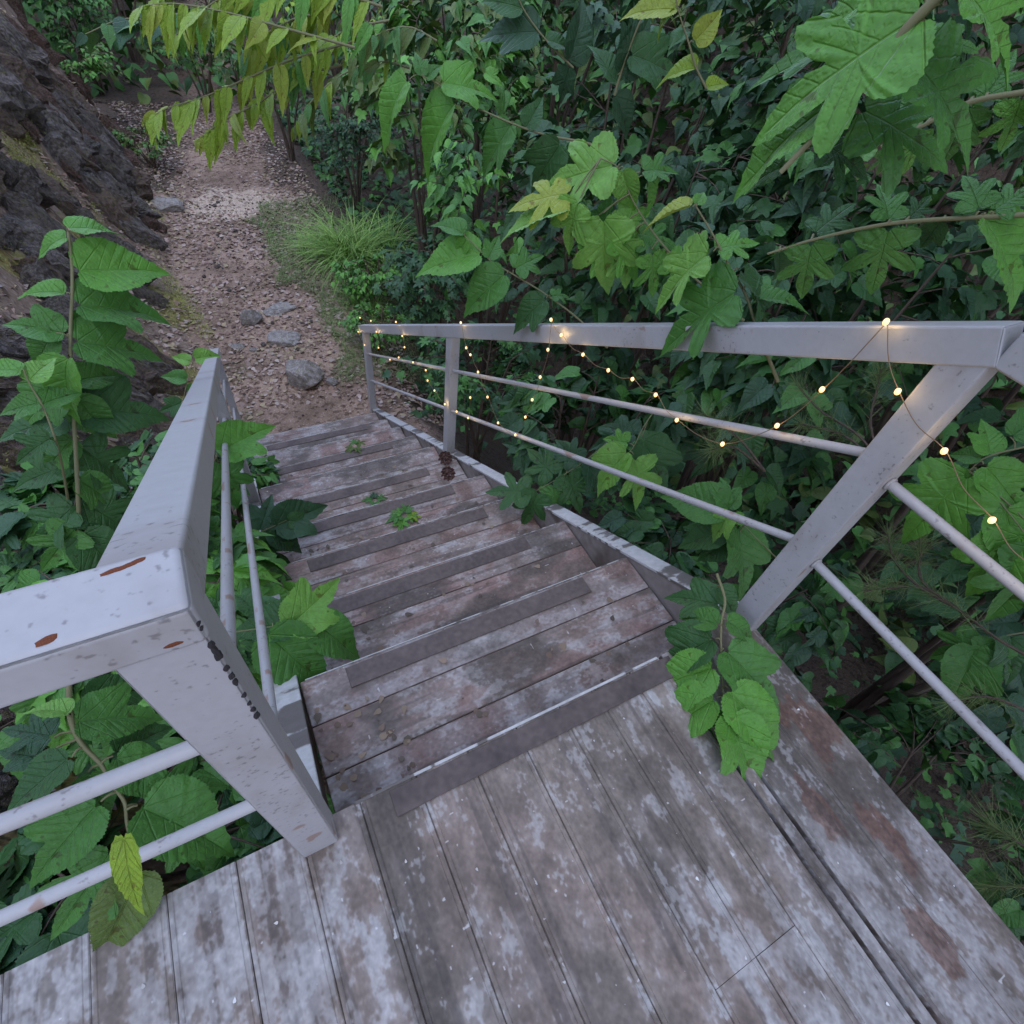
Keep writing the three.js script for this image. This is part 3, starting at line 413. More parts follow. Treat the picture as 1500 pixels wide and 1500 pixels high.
for (const [u, v, n, hh, sp, lab] of [[512, 372, 800, 1.15, 0.24, 'tall arching green grass clump beside the path'], [560, 360, 420, 0.95, 0.22, 'grass clump behind the tall arching clump, against the bushes'], [462, 352, 320, 0.55, 0.26, 'low grass clump at the path edge beyond the tall clump'], [530, 425, 300, 0.6, 0.2, 'soft grass clump at the foot of the tall arching clump']]) {
  const P = onY(u, v, -2.1); const g = thing('grass_clump', lab, 'grass', null, V(P.x, ground(P.x, P.z), P.z));
  scatter('blades', bladeG, grassMat, n, () => { const a = rr(0, 6.28), r = sp * Math.sqrt(rnd()); return blade(Math.cos(a) * r, 0, Math.sin(a) * r, hh * rr(0.35, 1.05), 0.85, 0.2); }, [[0.25, 0.44, 0.07], [0.34, 0.52, 0.12], [0.17, 0.33, 0.06]], g);
}

// ---------------------------------------------------------------- shrubs and trees
const MB = 'dark leaved shrubs filling the slope beyond the railing';
const bushes = [
  // x, z, top, R, options
  [[1.85, -0.6], -1.0, 0.7, { twigs: 34, lo: 0.5 }, 'low dark mulberry shrub under the railing beside the landing'],
  [[1.45, -1.75], -0.75, 0.62, { twigs: 40, lo: 0.6 }, 'dark lobed shrub pushing through the railing at mid stair'],
  [[1.3, -3.0], -1.05, 0.5, { size: 0.085, shapes: ['deep', 'lobe5'], low: lowD, tints: ['teal', 'deep', 'mid'], twigs: 90 }, 'fine-leaved shrub pressed against the railing near the last post'],
  [[1.45, -4.4], -0.85, 0.62, { size: 0.085, shapes: ['deep', 'lobe5'], low: lowD, tints: ['teal', 'deep'], twigs: 90 }, 'dark fine-leaved shrub beside the foot of the stairs'],
  [[2.5, -1.3], 0.55, 0.9, { twigs: 80 }, 'tall dark mulberry behind the middle of the railing'],
  [[2.5, -2.9], 0.35, 0.95, { twigs: 80, tints: ['deep', 'teal'] }, 'broad dark mulberry behind the last railing post'],
  [[2.4, -5.0], 0.1, 0.95, { size: 0.14, tints: ['deep', 'mid', 'bright'] }, 'mulberry shrub standing behind the fine-leaved shrubs'],
  [[2.9, 0.35], 0.4, 1.0, { twigs: 64, tints: ['deep', 'teal'] }, 'dark mulberry beyond the landing railing'],
  [[3.6, -2.2], 1.15, 1.1, { twigs: 90 }, 'tall dense mulberry tree behind the railing shrubs'],
  [[3.5, -4.4], 1.0, 1.15, { twigs: 70, tints: ['deep', 'teal'] }, 'tall dense tree behind the broad dark mulberry'],
  [[3.1, -7.0], 0.7, 1.2, { twigs: 80, size: 0.16, tints: ['deep', 'mid', 'olive'] }, 'green tree behind the grass clumps'],
  [[1.75, -8.2], -0.75, 0.7, { twigs: 160, per: 14, size: 0.05, shapes: ['oval'], low: lowT, tints: ['teal', 'teal', 'deep'], max: 300 }, 'round-leaved blue-green bush beside the far path'],
  [[1.35, -10.6], -0.75, 0.75, { twigs: 120, per: 12, size: 0.07, shapes: ['lance'], low: lowN, tints: ['deep', 'olive', 'deep'] }, 'dark narrow-leaved bush at the bend of the path'],
  [[4.9, -0.6], 1.6, 1.3, { twigs: 100 }, 'tall dark tree on the slope beyond the landing'],
  [[5.0, -4.0], 1.9, 1.4, { twigs: 110 }, 'tall tree far down the slope behind the dense trees'],
  [[4.6, -7.6], 1.6, 1.4, { twigs: 110, tints: ['deep', 'olive', 'mid'] }, 'tall olive-green tree behind the green tree'],
  [[2.9, -10.4], 1.2, 1.4, { twigs: 130, size: 0.11, shapes: ['lance', 'ovate'], low: lowN, tints: ['mid', 'olive', 'deep'] }, 'tall leafy tree overhanging the bend of the path'],
  [[1.2, -13.8], 0.6, 1.3, { twigs: 130, size: 0.11, shapes: ['ovate', 'lance'], low: lowN, tints: ['mid', 'deep', 'olive'] }, 'leafy tree standing where the path disappears'],
  [[-1.9, -12.6], 0.4, 0.9, { twigs: 100, size: 0.09, shapes: ['ovate'], low: lowO, tints: ['mid', 'olive'] }, 'small leafy tree beyond the end of the rock bank'],
  [[-0.55, -16.5], 0.4, 1.3, { twigs: 120, size: 0.12, shapes: ['ovate'], low: lowO, tints: ['mid', 'deep'] }, 'leafy tree closing the far end of the path'],
  [[3.2, -14.5], 1.4, 1.6, { twigs: 120, size: 0.13, low: lowO, tints: ['mid', 'deep'] }, 'far tree behind the bend of the path'],
  [[6.6, -10.5], 2.2, 1.8, { twigs: 130, size: 0.16, low: lowO, tints: ['deep', 'mid'] }, 'far tall tree behind the olive-green tree'],
  [[7.2, -2.2], 2.4, 1.7, { twigs: 120, size: 0.17, tints: ['deep', 'teal'] }, 'far tall tree at the bottom of the slope'],
  [[7.2, -6.2], 2.4, 1.7, { twigs: 120, size: 0.17, tints: ['deep', 'teal'] }, 'far tall tree between the olive-green tree and the slope bottom'],
  [[2.1, -6.3], 0.45, 0.95, { twigs: 80, size: 0.16, shapes: ['ovate', 'lobe3'], tints: ['mid', 'olive', 'bright'] }, 'leafy green tree between the grass clumps and the round-leaved bush'],
  [[2.2, -9.4], 0.5, 1.0, { twigs: 90, size: 0.13, shapes: ['ovate', 'lance'], low: lowO, tints: ['mid', 'olive', 'lime', 'deep'] }, 'light green tree above the round-leaved bush'],
  [[-1.5, -12.4], -1.15, 0.75, { twigs: 110, per: 12, size: 0.07, shapes: ['ovate'], low: lowO, tints: ['mid', 'olive', 'bright'] }, 'low light green bush beside the far path where the rock bank ends'],
  [[-1.3, -14.6], -0.6, 0.9, { twigs: 110, per: 12, size: 0.09, shapes: ['ovate'], low: lowO, tints: ['mid', 'deep'] }, 'green bush behind the low light green bush'],
  [[0.45, -13.4], -0.9, 0.8, { twigs: 110, per: 12, size: 0.08, shapes: ['ovate'], low: lowO, tints: ['deep', 'mid', 'olive'] }, 'rounded green bush closing the far path'],
  [[0.2, -18.5], 1.5, 1.8, { twigs: 120, size: 0.17, low: lowO, tints: ['mid', 'olive'] }, 'far pale tree above the end of the path'],
  [[-2.6, -16.0], 1.5, 1.5, { twigs: 110, size: 0.15, low: lowO, tints: ['mid', 'olive'] }, 'far tree above the end of the rock bank'],
  [[3.6, 4.6], 3.9, 2.1, { lean: [-1.3, -4.2], twigs: 460, size: 0.2, tints: ['mid', 'deep'], stems: 7, lo: 0.66, max: 40 }, 'added out-of-view mulberry tree with its crown shading the slope beyond the landing'],  // this and the next two: unseen crowns added to shade the gap
  [[7.6, 0.8], 3.9, 2.0, { lean: [-3.9, -2.6], twigs: 420, size: 0.2, tints: ['mid', 'deep'], stems: 7, lo: 0.68, max: 40 }, 'added out-of-view mulberry tree with its crown shading the slope behind the railing'],
  [[2.2, 4.4], 3.5, 1.5, { lean: [-0.1, -3.4], twigs: 300, size: 0.2, tints: ['mid', 'deep'], stems: 6, lo: 0.68, max: 40 }, 'added out-of-view mulberry tree behind the landing with branches blocking sky over the railing'],
  [[2.3, 0.9], -1.75, 0.8, { twigs: 44, lo: 0.55, size: 0.15 }, 'low mulberry shrub deep in the gap beyond the landing railing'],
  [[1.5, 0.6], -1.95, 0.5, { twigs: 26, lo: 0.5, size: 0.15 }, 'small mulberry shrub deep under the edge of the landing'],
  [[5.6, 1.6], 1.8, 1.4, { twigs: 100 }, 'tall dark tree beside the landing railing far down the slope'],
];
for (const [p, top, R, o, lab] of bushes) bush(top > 0.3 ? 'broadleaf_tree' : 'shrub', lab, top > 0.3 ? 'tree' : 'shrub', MB, p, top, R, o);
const BR = 'mulberry branches hanging around the railing';
const LB = 'mulberry plants growing beside the stair railing on the bank';
bush('shrub', 'low mulberry shrub crowding the bank side railing', 'shrub', LB, [-0.95, -1.0], -0.25, 0.42, { twigs: 56, per: 8, size: 0.15, shapes: ['lobe5', 'lobe3', 'ovate'], tints: ['mid', 'deep', 'bright'], stems: 6, lo: 0.3 });
bush('shrub', 'low mulberry shrub on the bank behind the sapling', 'shrub', LB, [-1.0, -1.9], -0.75, 0.4, { twigs: 40, per: 9, size: 0.11, shapes: ['lobe5', 'deep', 'ovate'], tints: ['mid', 'deep'], stems: 5 });
bush('shrub', 'small mulberry shrub under the landing edge below the corner post', 'shrub', LB, [-1.1, -0.32], -0.55, 0.42, { twigs: 40, per: 8, size: 0.18, shapes: ['lobe5', 'lobe3'], tints: ['deep', 'teal', 'mid'], stems: 4, lo: 0.5 });
bush('shrub', 'dense teal-leaved shrub below the tall sapling', 'shrub', LB, [-1.05, -1.45], -0.3, 0.4, { twigs: 56, per: 8, size: 0.15, shapes: ['lobe5', 'lobe3', 'deep'], tints: ['teal', 'deep', 'mid'], stems: 6, lo: 0.3 });
bush('shrub', 'young shrub growing through the lower stair railing on the bank', 'shrub', LB, [-0.8, -2.6], -1.3, 0.32, { twigs: 30, per: 8, size: 0.10, shapes: ['lobe3', 'ovate'], tints: ['mid', 'teal'], stems: 4 });
bush('ground_plant', 'bright green leafy weeds beside the grass clumps', 'plant', null, [1.25, -5.9], -1.75, 0.42, { twigs: 80, per: 9, size: 0.06, shapes: ['ovate'], low: lowO, tints: ['bright', 'mid'], stems: 7, lo: 0.3 });
bush('ground_plant', 'low green weeds at the foot of the stairs by the railing end', 'plant', null, [1.0, -4.9], -1.85, 0.32, { twigs: 70, per: 9, size: 0.05, shapes: ['ovate'], low: lowO, tints: ['mid', 'bright'], stems: 7, lo: 0.3 });
bush('ground_plant', 'small green creeper at the foot of the rock bank by the path', 'plant', null, [-0.75, -10.6], -1.75, 0.42, { twigs: 70, per: 9, size: 0.05, shapes: ['ovate'], low: lowO, tints: ['mid', 'olive'], stems: 7, lo: 0.3 });
bush('ground_plant', 'mossy creeper hanging on top of the rock bank', 'plant', null, [-2.1, -5.6], 0.05, 0.5, { twigs: 60, per: 9, size: 0.05, shapes: ['ovate'], low: lowO, tints: ['mid', 'olive'], stems: 7, lo: 0.3 });

{ const nr = V(0, 1, 0); tagS(scatter('ground_cover', lowL, foliageMat, 9000, () => { const z = rr(-13, 2.5), x = 0.85 + 7 * rnd() ** 1.3 + (z < -4.4 ? 0.75 : 0), a = rr(0, 6.28); if (x < 5.5 && z > -2.2 && rnd() < 0.55) return null; if (x < 3 && z > -4.2 && rnd() < 0.93) return null; return leafMatrix(V(x, ground(x, z) + rr(0.03, 0.3), z), V(Math.cos(a), rr(-0.6, 0.1), Math.sin(a)), rr(0.07, 0.15), V(rr(-0.5, 0.5), 1, rr(-0.5, 0.5))); }, [TINT.deep, TINT.teal, TINT.mid]), 'dark creeping leaves covering the slope under the shrubs', 'ground cover');
  tagS(scatter('ground_cover', lowO, foliageMat, 16000, () => { const z = rr(-30, 4), x = z < -14 ? rr(-8, 16) : rr(5, 16), a = rr(0, 6.28); return leafMatrix(V(x, ground(x, z) + rr(0.05, 0.7), z), V(Math.cos(a), rr(-0.8, 0.1), Math.sin(a)), rr(0.15, 0.34), V(rr(-0.7, 0.7), 1, rr(-0.7, 0.7))); }, [TINT.deep, TINT.olive, TINT.mid]), 'dense undergrowth covering the far hillside behind the trees', 'undergrowth'); }

// ---------------------------------------------------------------- branches in front
branch('mulberry_branch', 'large pale green mulberry leaves on a drooping stem above the railing corner', 'branch', BR, 0.8, [[1470, -110], [1370, 0], [1327, 43], [1293, 90], [1233, 163], [1187, 207], [1143, 253]], [
  [1372, 8, 1080, 187, 'deep', 'bright', 0, 0.25], [1290, 60, 1105, 60, 'lobe5', 'mid', 0.1, 0.2], [1360, 60, 1450, 60, 'deep', 'mid', 0.08, -0.2], [1230, 150, 1053, 236, 'ovate', 'bright', 0.03, 0.3], [1326, 86, 1490, 198, 'lobe5', 'mid', 0.03, -0.4], [1250, 156, 1424, 222, 'deep', 'mid', 0.08, -0.2],
  [1195, 205, 1290, 250, 'deep', 'deep', 0.1], [1400, -20, 1545, 70, 'lobe5', 'bright', 0, -0.2], [1330, -30, 1160, 42, 'ovate', 'bright', 0.06, 0.2], [1400, -60, 1340, 30, 'ovate', 'mid', 0.02], [1150, 245, 1080, 262, 'ovate', 'mid', 0.06]], { r: 0.006 });
branch('mulberry_branch', 'pale yellowish shoot tip with bright folded leaves over the railing', 'branch', BR, 1.75, [[1090, 470], [1010, 400], [960, 345], [925, 290], [905, 245], [880, 232]], [
  [908, 242, 812, 254, 'lobe5', 'fresh', 0, 0.1], [912, 246, 923, 300, 'ovate', 'fresh', -0.02, 0.6], [938, 252, 985, 240, 'lobe5', 'mid'], [946, 256, 960, 306, 'ovate', 'bright', 0, -0.4],
  [842, 283, 762, 288, 'deep', 'yellow', 0, 0.2], [836, 309, 752, 319, 'ovate', 'fresh', 0, 0.3], [850, 290, 824, 355, 'lobe5', 'fresh', -0.03, 0.3], [884, 312, 884, 412, 'lobe5', 'fresh', -0.02, 0.4], [900, 300, 945, 345, 'deep', 'fresh', 0.02], [860, 330, 905, 385, 'deep', 'bright', 0.03], [915, 350, 920, 410, 'deep', 'fresh', 0.01], [975, 372, 1010, 410, 'deep', 'bright', 0.03], [900, 340, 935, 395, 'deep', 'bright'], [955, 365, 962, 422, 'deep', 'bright', 0, -0.2], [870, 300, 900, 350, 'deep', 'mid', 0.03], [930, 340, 985, 352, 'deep', 'mid', 0.04]], { r: 0.004 });
branch('mulberry_branch', 'upright mulberry shoot with one large leaf resting on the rail', 'branch', BR, 1.5, [[1140, 560], [1105, 470], [1093, 433], [1070, 393], [1045, 345], [1020, 303]], [
  [1015, 303, 955, 314, 'ovate', 'yellow', 0, 0.5], [1019, 300, 1032, 280, 'ovate', 'bright'], [1045, 368, 962, 420, 'lobe5', 'fresh', 0, 0.2], [1047, 366, 1100, 350, 'deep', 'bright', 0, -0.1], [1040, 350, 1000, 370, 'deep', 'fresh', 0.03], [1090, 424, 977, 480, 'lobe5', 'mid', -0.03, 0.1], [1082, 395, 1142, 466, 'lobe5', 'deep', 0.03, -0.6], [1100, 440, 1170, 430, 'ovate', 'mid', 0.05, -0.6]], { r: 0.0045 });
branch('mulberry_branch', 'thin mulberry twig with pale leaves rising behind the rail', 'branch', BR, 2.2, [[890, 510], [847, 467], [793, 427], [745, 398], [720, 383], [692, 356], [680, 345]], [
  [708, 374, 627, 381, 'ovate', 'bright', 0, 0.3], [743, 400, 686, 444, 'ovate', 'mid', -0.03, 0.2], [752, 396, 787, 373, 'lobe5', 'mid'], [715, 380, 728, 350, 'lobe3', 'mid'], [800, 437, 757, 474, 'lobe3', 'deep', -0.05], [681, 343, 645, 321, 'ovate', 'mid'], [684, 350, 670, 372, 'ovate', 'bright'], [806, 434, 830, 430, 'lobe5', 'mid']], { r: 0.0045 });
branch('mulberry_branch', 'long arching mulberry twig with drooping pale leaves before the dark trees', 'branch', BR, 2.6, [[900, 222], [852, 208], [800, 198], [748, 180], [680, 148], [640, 122], [616, 110]], [
  [600, 116, 548, 174, 'ovate', 'bright', 0, 0.4], [668, 148, 612, 222, 'ovate', 'bright', 0, 0.3], [645, 122, 712, 122, 'lobe3', 'bright', 0, -0.2], [752, 180, 705, 241, 'lobe3', 'mid'], [824, 207, 783, 266, 'lobe3', 'deep'], [618, 112, 612, 80, 'lobe3', 'mid'], [622, 116, 640, 95, 'ovate', 'mid'], [770, 188, 790, 150, 'ovate', 'deep'], [690, 152, 712, 148, 'lobe3', 'mid'], [850, 210, 830, 250, 'ovate', 'deep']], { r: 0.0055 });
branch('mulberry_branch', 'dark twig with pointed bluish leaves high among the trees', 'branch', BR, 2.9, [[840, 100], [810, 70], [786, 42], [765, 10], [750, -30]], [[792, 48, 720, 42, 'lobe3', 'teal'], [832, 92, 862, 18, 'ovate', 'teal', 0, 0.6], [800, 60, 836, 60, 'ovate', 'deep'], [768, 14, 720, -6, 'ovate', 'deep'], [835, 96, 820, 140, 'lobe3', 'teal']], { r: 0.005 });
branch('mulberry_branch', 'dark twig with narrow upright bluish leaves near the yellow-green sprig', 'branch', BR, 2.6, [[900, 140], [915, 90], [930, 50], [960, -20]], [[912, 95, 935, 26, 'lobe3', 'teal', 0, 0.6], [905, 110, 950, 45, 'ovate', 'teal', 0, 0.7], [902, 125, 880, 70, 'ovate', 'deep', 0, 0.5], [920, 80, 990, 95, 'lobe3', 'deep'], [900, 138, 925, 185, 'ovate', 'teal']], { r: 0.005 });
branch('mulberry_branch', 'yellow-green sprig with small leaves between the dark trees', 'branch', BR, 2.2, [[1035, 130], [1020, 100], [1008, 60], [995, 20], [985, -30]], [[1016, 62, 1052, 24, 'ovate', 'yellow', 0, 0.4], [1022, 100, 975, 102, 'ovate', 'lime'], [1034, 128, 1062, 118, 'ovate', 'lime'], [995, 15, 930, 5, 'ovate', 'yellow'], [990, 10, 960, 40, 'ovate', 'lime', 0, 0.6]], { r: 0.004 });
branch('mulberry_branch', 'fig-like deeply lobed leaves on a horizontal stem above the rail', 'branch', BR, 1.25, [[1560, 312], [1440, 318], [1300, 328], [1188, 352], [1124, 372]], [
  [1190, 350, 1176, 424, 'deep', 'mid', 0, 0.2], [1304, 326, 1281, 416, 'deep', 'mid', 0, 0.1], [1300, 328, 1300, 272, 'lobe5', 'mid', 0.02], [1436, 316, 1512, 402, 'lobe3', 'bright', 0, -0.3], [1434, 310, 1422, 258, 'lobe5', 'mid'], [1450, 312, 1512, 268, 'deep', 'mid'], [1190, 345, 1240, 300, 'deep', 'deep', 0.05], [1140, 366, 1150, 410, 'lobe3', 'deep', 0.04], [1380, 322, 1350, 360, 'lobe3', 'deep', 0.06], [1330, 322, 1360, 290, 'deep', 'deep', 0.06]], { r: 0.0045 });
branch('mulberry_branch', 'deeply lobed leaves on a stem reaching in just under the large pale leaves', 'branch', BR, 1.05, [[1580, 120], [1500, 135], [1420, 150], [1350, 185], [1290, 215]], [
  [1500, 135, 1470, 230, 'deep', 'bright', 0, 0.2], [1440, 146, 1500, 60, 'lobe5', 'mid', 0.02], [1420, 152, 1380, 250, 'deep', 'mid', 0.02, 0.2], [1360, 182, 1300, 120, 'lobe5', 'mid', 0.05], [1345, 190, 1330, 262, 'deep', 'bright', 0.02], [1292, 215, 1215, 240, 'lobe5', 'bright', 0, 0.2], [1300, 212, 1290, 262, 'deep', 'mid', 0.03], [1520, 132, 1560, 210, 'lobe5', 'bright']], { r: 0.0045 });
branch('mulberry_branch', 'leafy mulberry shoot drooping over the landing corner beside the post', 'branch', BR, 1.5, [[1050, 840], [1062, 880], [1058, 905], [1056, 932], [1058, 980], [1060, 1020], [1066, 1048]], [
  [1054, 916, 1006, 898, 'ovate', 'mid'], [1062, 908, 1108, 930, 'ovate', 'mid', 0.0, -0.2], [1060, 950, 1138, 1020, 'lobe3', 'mid', 0, -0.2], [1048, 935, 972, 968, 'lobe3', 'deep', 0, 0.2], [1048, 976, 968, 1004, 'lobe3', 'bright', -0.02, 0.2], [1050, 1022, 973, 1064, 'ovate', 'bright', -0.03, 0.15], [1066, 1008, 1147, 1092, 'ovate', 'bright', -0.03, -0.2], [1066, 1044, 1112, 1140, 'lobe3', 'bright', -0.04], [1058, 888, 990, 868, 'lobe3', 'deep', 0.05], [1066, 1046, 1040, 1090, 'ovate', 'mid', -0.01, 0.4], [1050, 860, 1080, 895, 'ovate', 'deep', 0.05]], { r: 0.004, face: 0.6 });
branch('mulberry_branch', 'large dark green mulberry leaves below the corner post by the landing edge', 'branch', LB, 1.3, [[100, 990], [104, 1056], [120, 1090], [148, 1120], [165, 1150], [182, 1175], [186, 1207], [200, 1262]], [
  [103, 1046, 48, 1030, 'ovate', 'fresh', -0.05, 0.4], [106, 1058, 224, 1040, 'lobe3', 'mid', 0, -0.2], [120, 1036, 220, 1000, 'ovate', 'deep', 0.06], [106, 1109, 4, 1180, 'lobe3', 'deep', 0, 0.2], [165, 1106, 245, 1062, 'lobe3', 'deep', 0.03], [165, 1108, 246, 1152, 'ovate', 'mid', 0, -0.1], [148, 1174, 44, 1284, 'lobe3', 'mid', 0, 0.2], [201, 1178, 318, 1142, 'lobe5', 'mid', 0.02], [201, 1180, 334, 1232, 'ovate', 'mid', 0, -0.2], [168, 1240, 86, 1366, 'lobe5', 'mid', 0.03], [182, 1219, 187, 1340, 'lance', 'lime', -0.44, 0.3], [207, 1270, 150, 1405, 'ovate', 'olive', 0.04, -0.2], [250, 1200, 300, 1262, 'lobe3', 'mid', 0.03], [60, 1110, 0, 1100, 'lobe3', 'teal', 0.1], [80, 1080, 10, 1065, 'lobe5', 'teal', 0.1], [130, 1130, 150, 1200, 'ovate', 'mid', 0.04]], { r: 0.0055, face: 0.75 });
branch('mulberry_branch', 'glossy mulberry leaves spilling over the inner stringer onto the treads', 'branch', LB, 1.72, [[300, 930], [350, 925], [400, 918], [440, 915], [458, 912]], [[442, 912, 350, 916, 'ovate', 'deep', 0, 0.2], [420, 920, 492, 858, 'lobe3', 'fresh', -0.04, 0.1], [456, 908, 527, 956, 'ovate', 'mid', -0.02, -0.1], [388, 924, 472, 1002, 'ovate', 'mid', -0.03, -0.1], [400, 912, 440, 870, 'ovate', 'mid', 0.03], [380, 900, 350, 870, 'lobe3', 'deep', 0.04]], { r: 0.003, face: 0.7 });
branch('mulberry_branch', 'pair of lobed leaves poking between the bank side rail and rods', 'branch', LB, 2.3, [[250, 760], [290, 710], [318, 668]], [[318, 664, 388, 621, 'lobe3', 'bright', 0, -0.1], [318, 672, 350, 735, 'lobe5', 'mid', 0.02], [316, 690, 330, 730, 'lobe3', 'mid', 0.03]], { r: 0.003, face: 0.7 });
branch('mulberry_branch', 'dark leaves reaching over the treads past the lower stringer', 'branch', LB, 2.5, [[330, 800], [380, 780], [420, 762]], [[400, 772, 470, 742, 'lobe3', 'teal', 0], [420, 762, 455, 765, 'lobe3', 'deep'], [390, 776, 440, 800, 'ovate', 'teal', 0.02], [380, 780, 395, 730, 'lobe3', 'teal', 0.02], [370, 790, 420, 830, 'lobe5', 'deep', 0.03]], { r: 0.003, face: 0.7 });
branch('sapling', 'tall mulberry sapling with paired pointed leaves before the rock bank', 'sapling', null, 1.75, [[135, 1010, 2.3], [120, 860, 2.05], [114, 720], [108, 610], [103, 500], [106, 400], [100, 340]], [
  [100, 348, 50, 356, 'ovate', 'bright', 0, 0.4], [98, 336, 163, 322, 'ovate', 'bright', 0, -0.4], [108, 398, 226, 386, 'ovate', 'bright', 0, -0.2], [98, 430, 32, 418, 'ovate', 'bright', 0, 0.4], [108, 448, 228, 446, 'lobe3', 'mid', 0, -0.1], [98, 490, 14, 466, 'lobe3', 'mid', 0, 0.1], [104, 500, 222, 508, 'lobe3', 'mid', 0, -0.1], [82, 488, 40, 530, 'ovate', 'mid'], [100, 520, 84, 605, 'ovate', 'bright', -0.08, 0.5], [110, 640, 60, 690, 'lobe3', 'mid', 0.02], [112, 700, 170, 735, 'lobe3', 'mid', 0.02], [116, 770, 60, 830, 'lobe5', 'mid', 0.05], [116, 780, 180, 840, 'lobe3', 'deep', 0.05], [104, 470, 150, 470, 'ovate', 'mid', 0.04], [104, 560, 170, 540, 'ovate', 'mid', 0.03], [104, 560, 30, 610, 'lobe3', 'mid'], [108, 600, 230, 600, 'lobe3', 'deep', 0.03], [108, 610, 0, 630, 'lobe3', 'deep', 0.03], [110, 650, 190, 700, 'lobe5', 'deep', 0.03], [112, 680, 20, 700, 'lobe3', 'deep', 0.04], [114, 730, 200, 780, 'lobe5', 'deep', 0.05], [114, 740, 40, 790, 'lobe5', 'deep', 0.05], [108, 580, 160, 640, 'ovate', 'mid']], { r: 0.008, face: 0.6 });
branch('sapling', 'small pale sapling leaning in from the bank edge beside the tall sapling', 'sapling', null, 1.6, [[105, 760, 1.9], [80, 640], [60, 590], [42, 560], [34, 540]], [[34, 545, -30, 530, 'ovate', 'bright', 0, 0.3], [42, 560, 70, 520, 'ovate', 'fresh'], [60, 590, 0, 600, 'lobe3', 'mid'], [62, 592, 110, 570, 'ovate', 'mid'], [80, 640, 20, 670, 'lobe5', 'deep']], { r: 0.004, face: 0.6 });
branch('sapling', 'thin pale seedling at the end of the bank side handrail', 'sapling', null, 3.6, [[262, 640, 3.9], [268, 590], [275, 555], [284, 525]], [[280, 530, 255, 520, 'ovate', 'fresh'], [284, 526, 318, 518, 'ovate', 'fresh'], [275, 556, 240, 548, 'ovate', 'mid'], [272, 570, 300, 575, 'ovate', 'mid'], [268, 590, 235, 600, 'lobe3', 'deep']], { r: 0.004, face: 0.6 });
branch('mulberry_branch', 'pair of bright lobed leaves hanging on the lower rod', 'branch', BR, 2.15, [[960, 600, 2.35], [940, 630], [928, 655], [922, 662]], [[922, 660, 874, 706, 'lobe3', 'fresh', 0, 0.2], [928, 666, 944, 730, 'lobe5', 'fresh', 0, -0.2], [922, 650, 890, 640, 'lobe5', 'bright', 0.02], [940, 640, 978, 708, 'lobe3', 'deep', 0.1], [935, 640, 890, 620, 'lobe5', 'teal', 0.12]], { r: 0.003 });
branch('mulberry_branch', 'mulberry leaves resting on the lower rod close to the corner post', 'branch', BR, 1.85, [[1150, 830, 2.1], [1110, 790], [1085, 765], [1068, 752]], [[1068, 752, 990, 721, 'ovate', 'mid', 0, 0.1], [1068, 748, 1062, 706, 'lobe3', 'mid', 0, 0], [1072, 750, 1044, 784, 'lobe3', 'fresh', -0.04, 0.2], [1074, 756, 1096, 764, 'ovate', 'bright', -0.03], [1078, 768, 1106, 853, 'lobe3', 'mid', 0.03, -0.2], [1070, 780, 1005, 784, 'ovate', 'deep', 0.05], [1076, 790, 1030, 815, 'ovate', 'deep', 0.07]], { r: 0.003 });
branch('mulberry_branch', 'dark lobed leaves lying over the flange of the outer stringer', 'branch', BR, 2.45, [[900, 640, 2.7], [850, 680], [810, 705], [780, 722]], [[780, 722, 725, 716, 'deep', 'deep'], [790, 718, 770, 762, 'lobe5', 'deep'], [810, 706, 815, 750, 'deep', 'mid'], [830, 690, 850, 740, 'lobe5', 'deep'], [815, 700, 780, 664, 'deep', 'deep'], [850, 680, 820, 650, 'lobe5', 'teal'], [860, 676, 885, 720, 'lobe3', 'teal'], [800, 712, 800, 672, 'lobe3', 'teal', 0.05]], { r: 0.003, face: 0.7 });
branch('mulberry_branch', 'bright green mulberry leaves beyond the landing railing by the string light', 'branch', BR, 1.95, [[1580, 640], [1500, 655], [1440, 672], [1420, 690]], [[1440, 672, 1400, 660, 'ovate', 'mid'], [1450, 668, 1445, 622, 'lobe3', 'bright'], [1425, 690, 1334, 775, 'lobe5', 'bright', 0, 0.2], [1430, 690, 1400, 720, 'deep', 'bright'], [1440, 680, 1500, 740, 'lobe3', 'bright'], [1470, 740, 1500, 830, 'lobe3', 'bright', 0.02], [1500, 780, 1430, 858, 'lobe3', 'bright', 0.02], [1480, 640, 1530, 605, 'lobe3', 'mid'], [1540, 800, 1480, 900, 'lobe5', 'mid', 0.05]], { r: 0.004 });
branch('mulberry_branch', 'dim green leaves low in the dark gap beyond the landing railing', 'branch', BR, 2.6, [[1560, 920], [1480, 930], [1430, 945]], [[1430, 945, 1405, 1020, 'lobe3', 'mid'], [1445, 940, 1375, 960, 'lobe5', 'mid'], [1460, 935, 1440, 985, 'lobe5', 'mid'], [1410, 900, 1350, 870, 'lobe3', 'deep', 0.1], [1480, 930, 1490, 990, 'lobe3', 'deep']], { r: 0.004 });

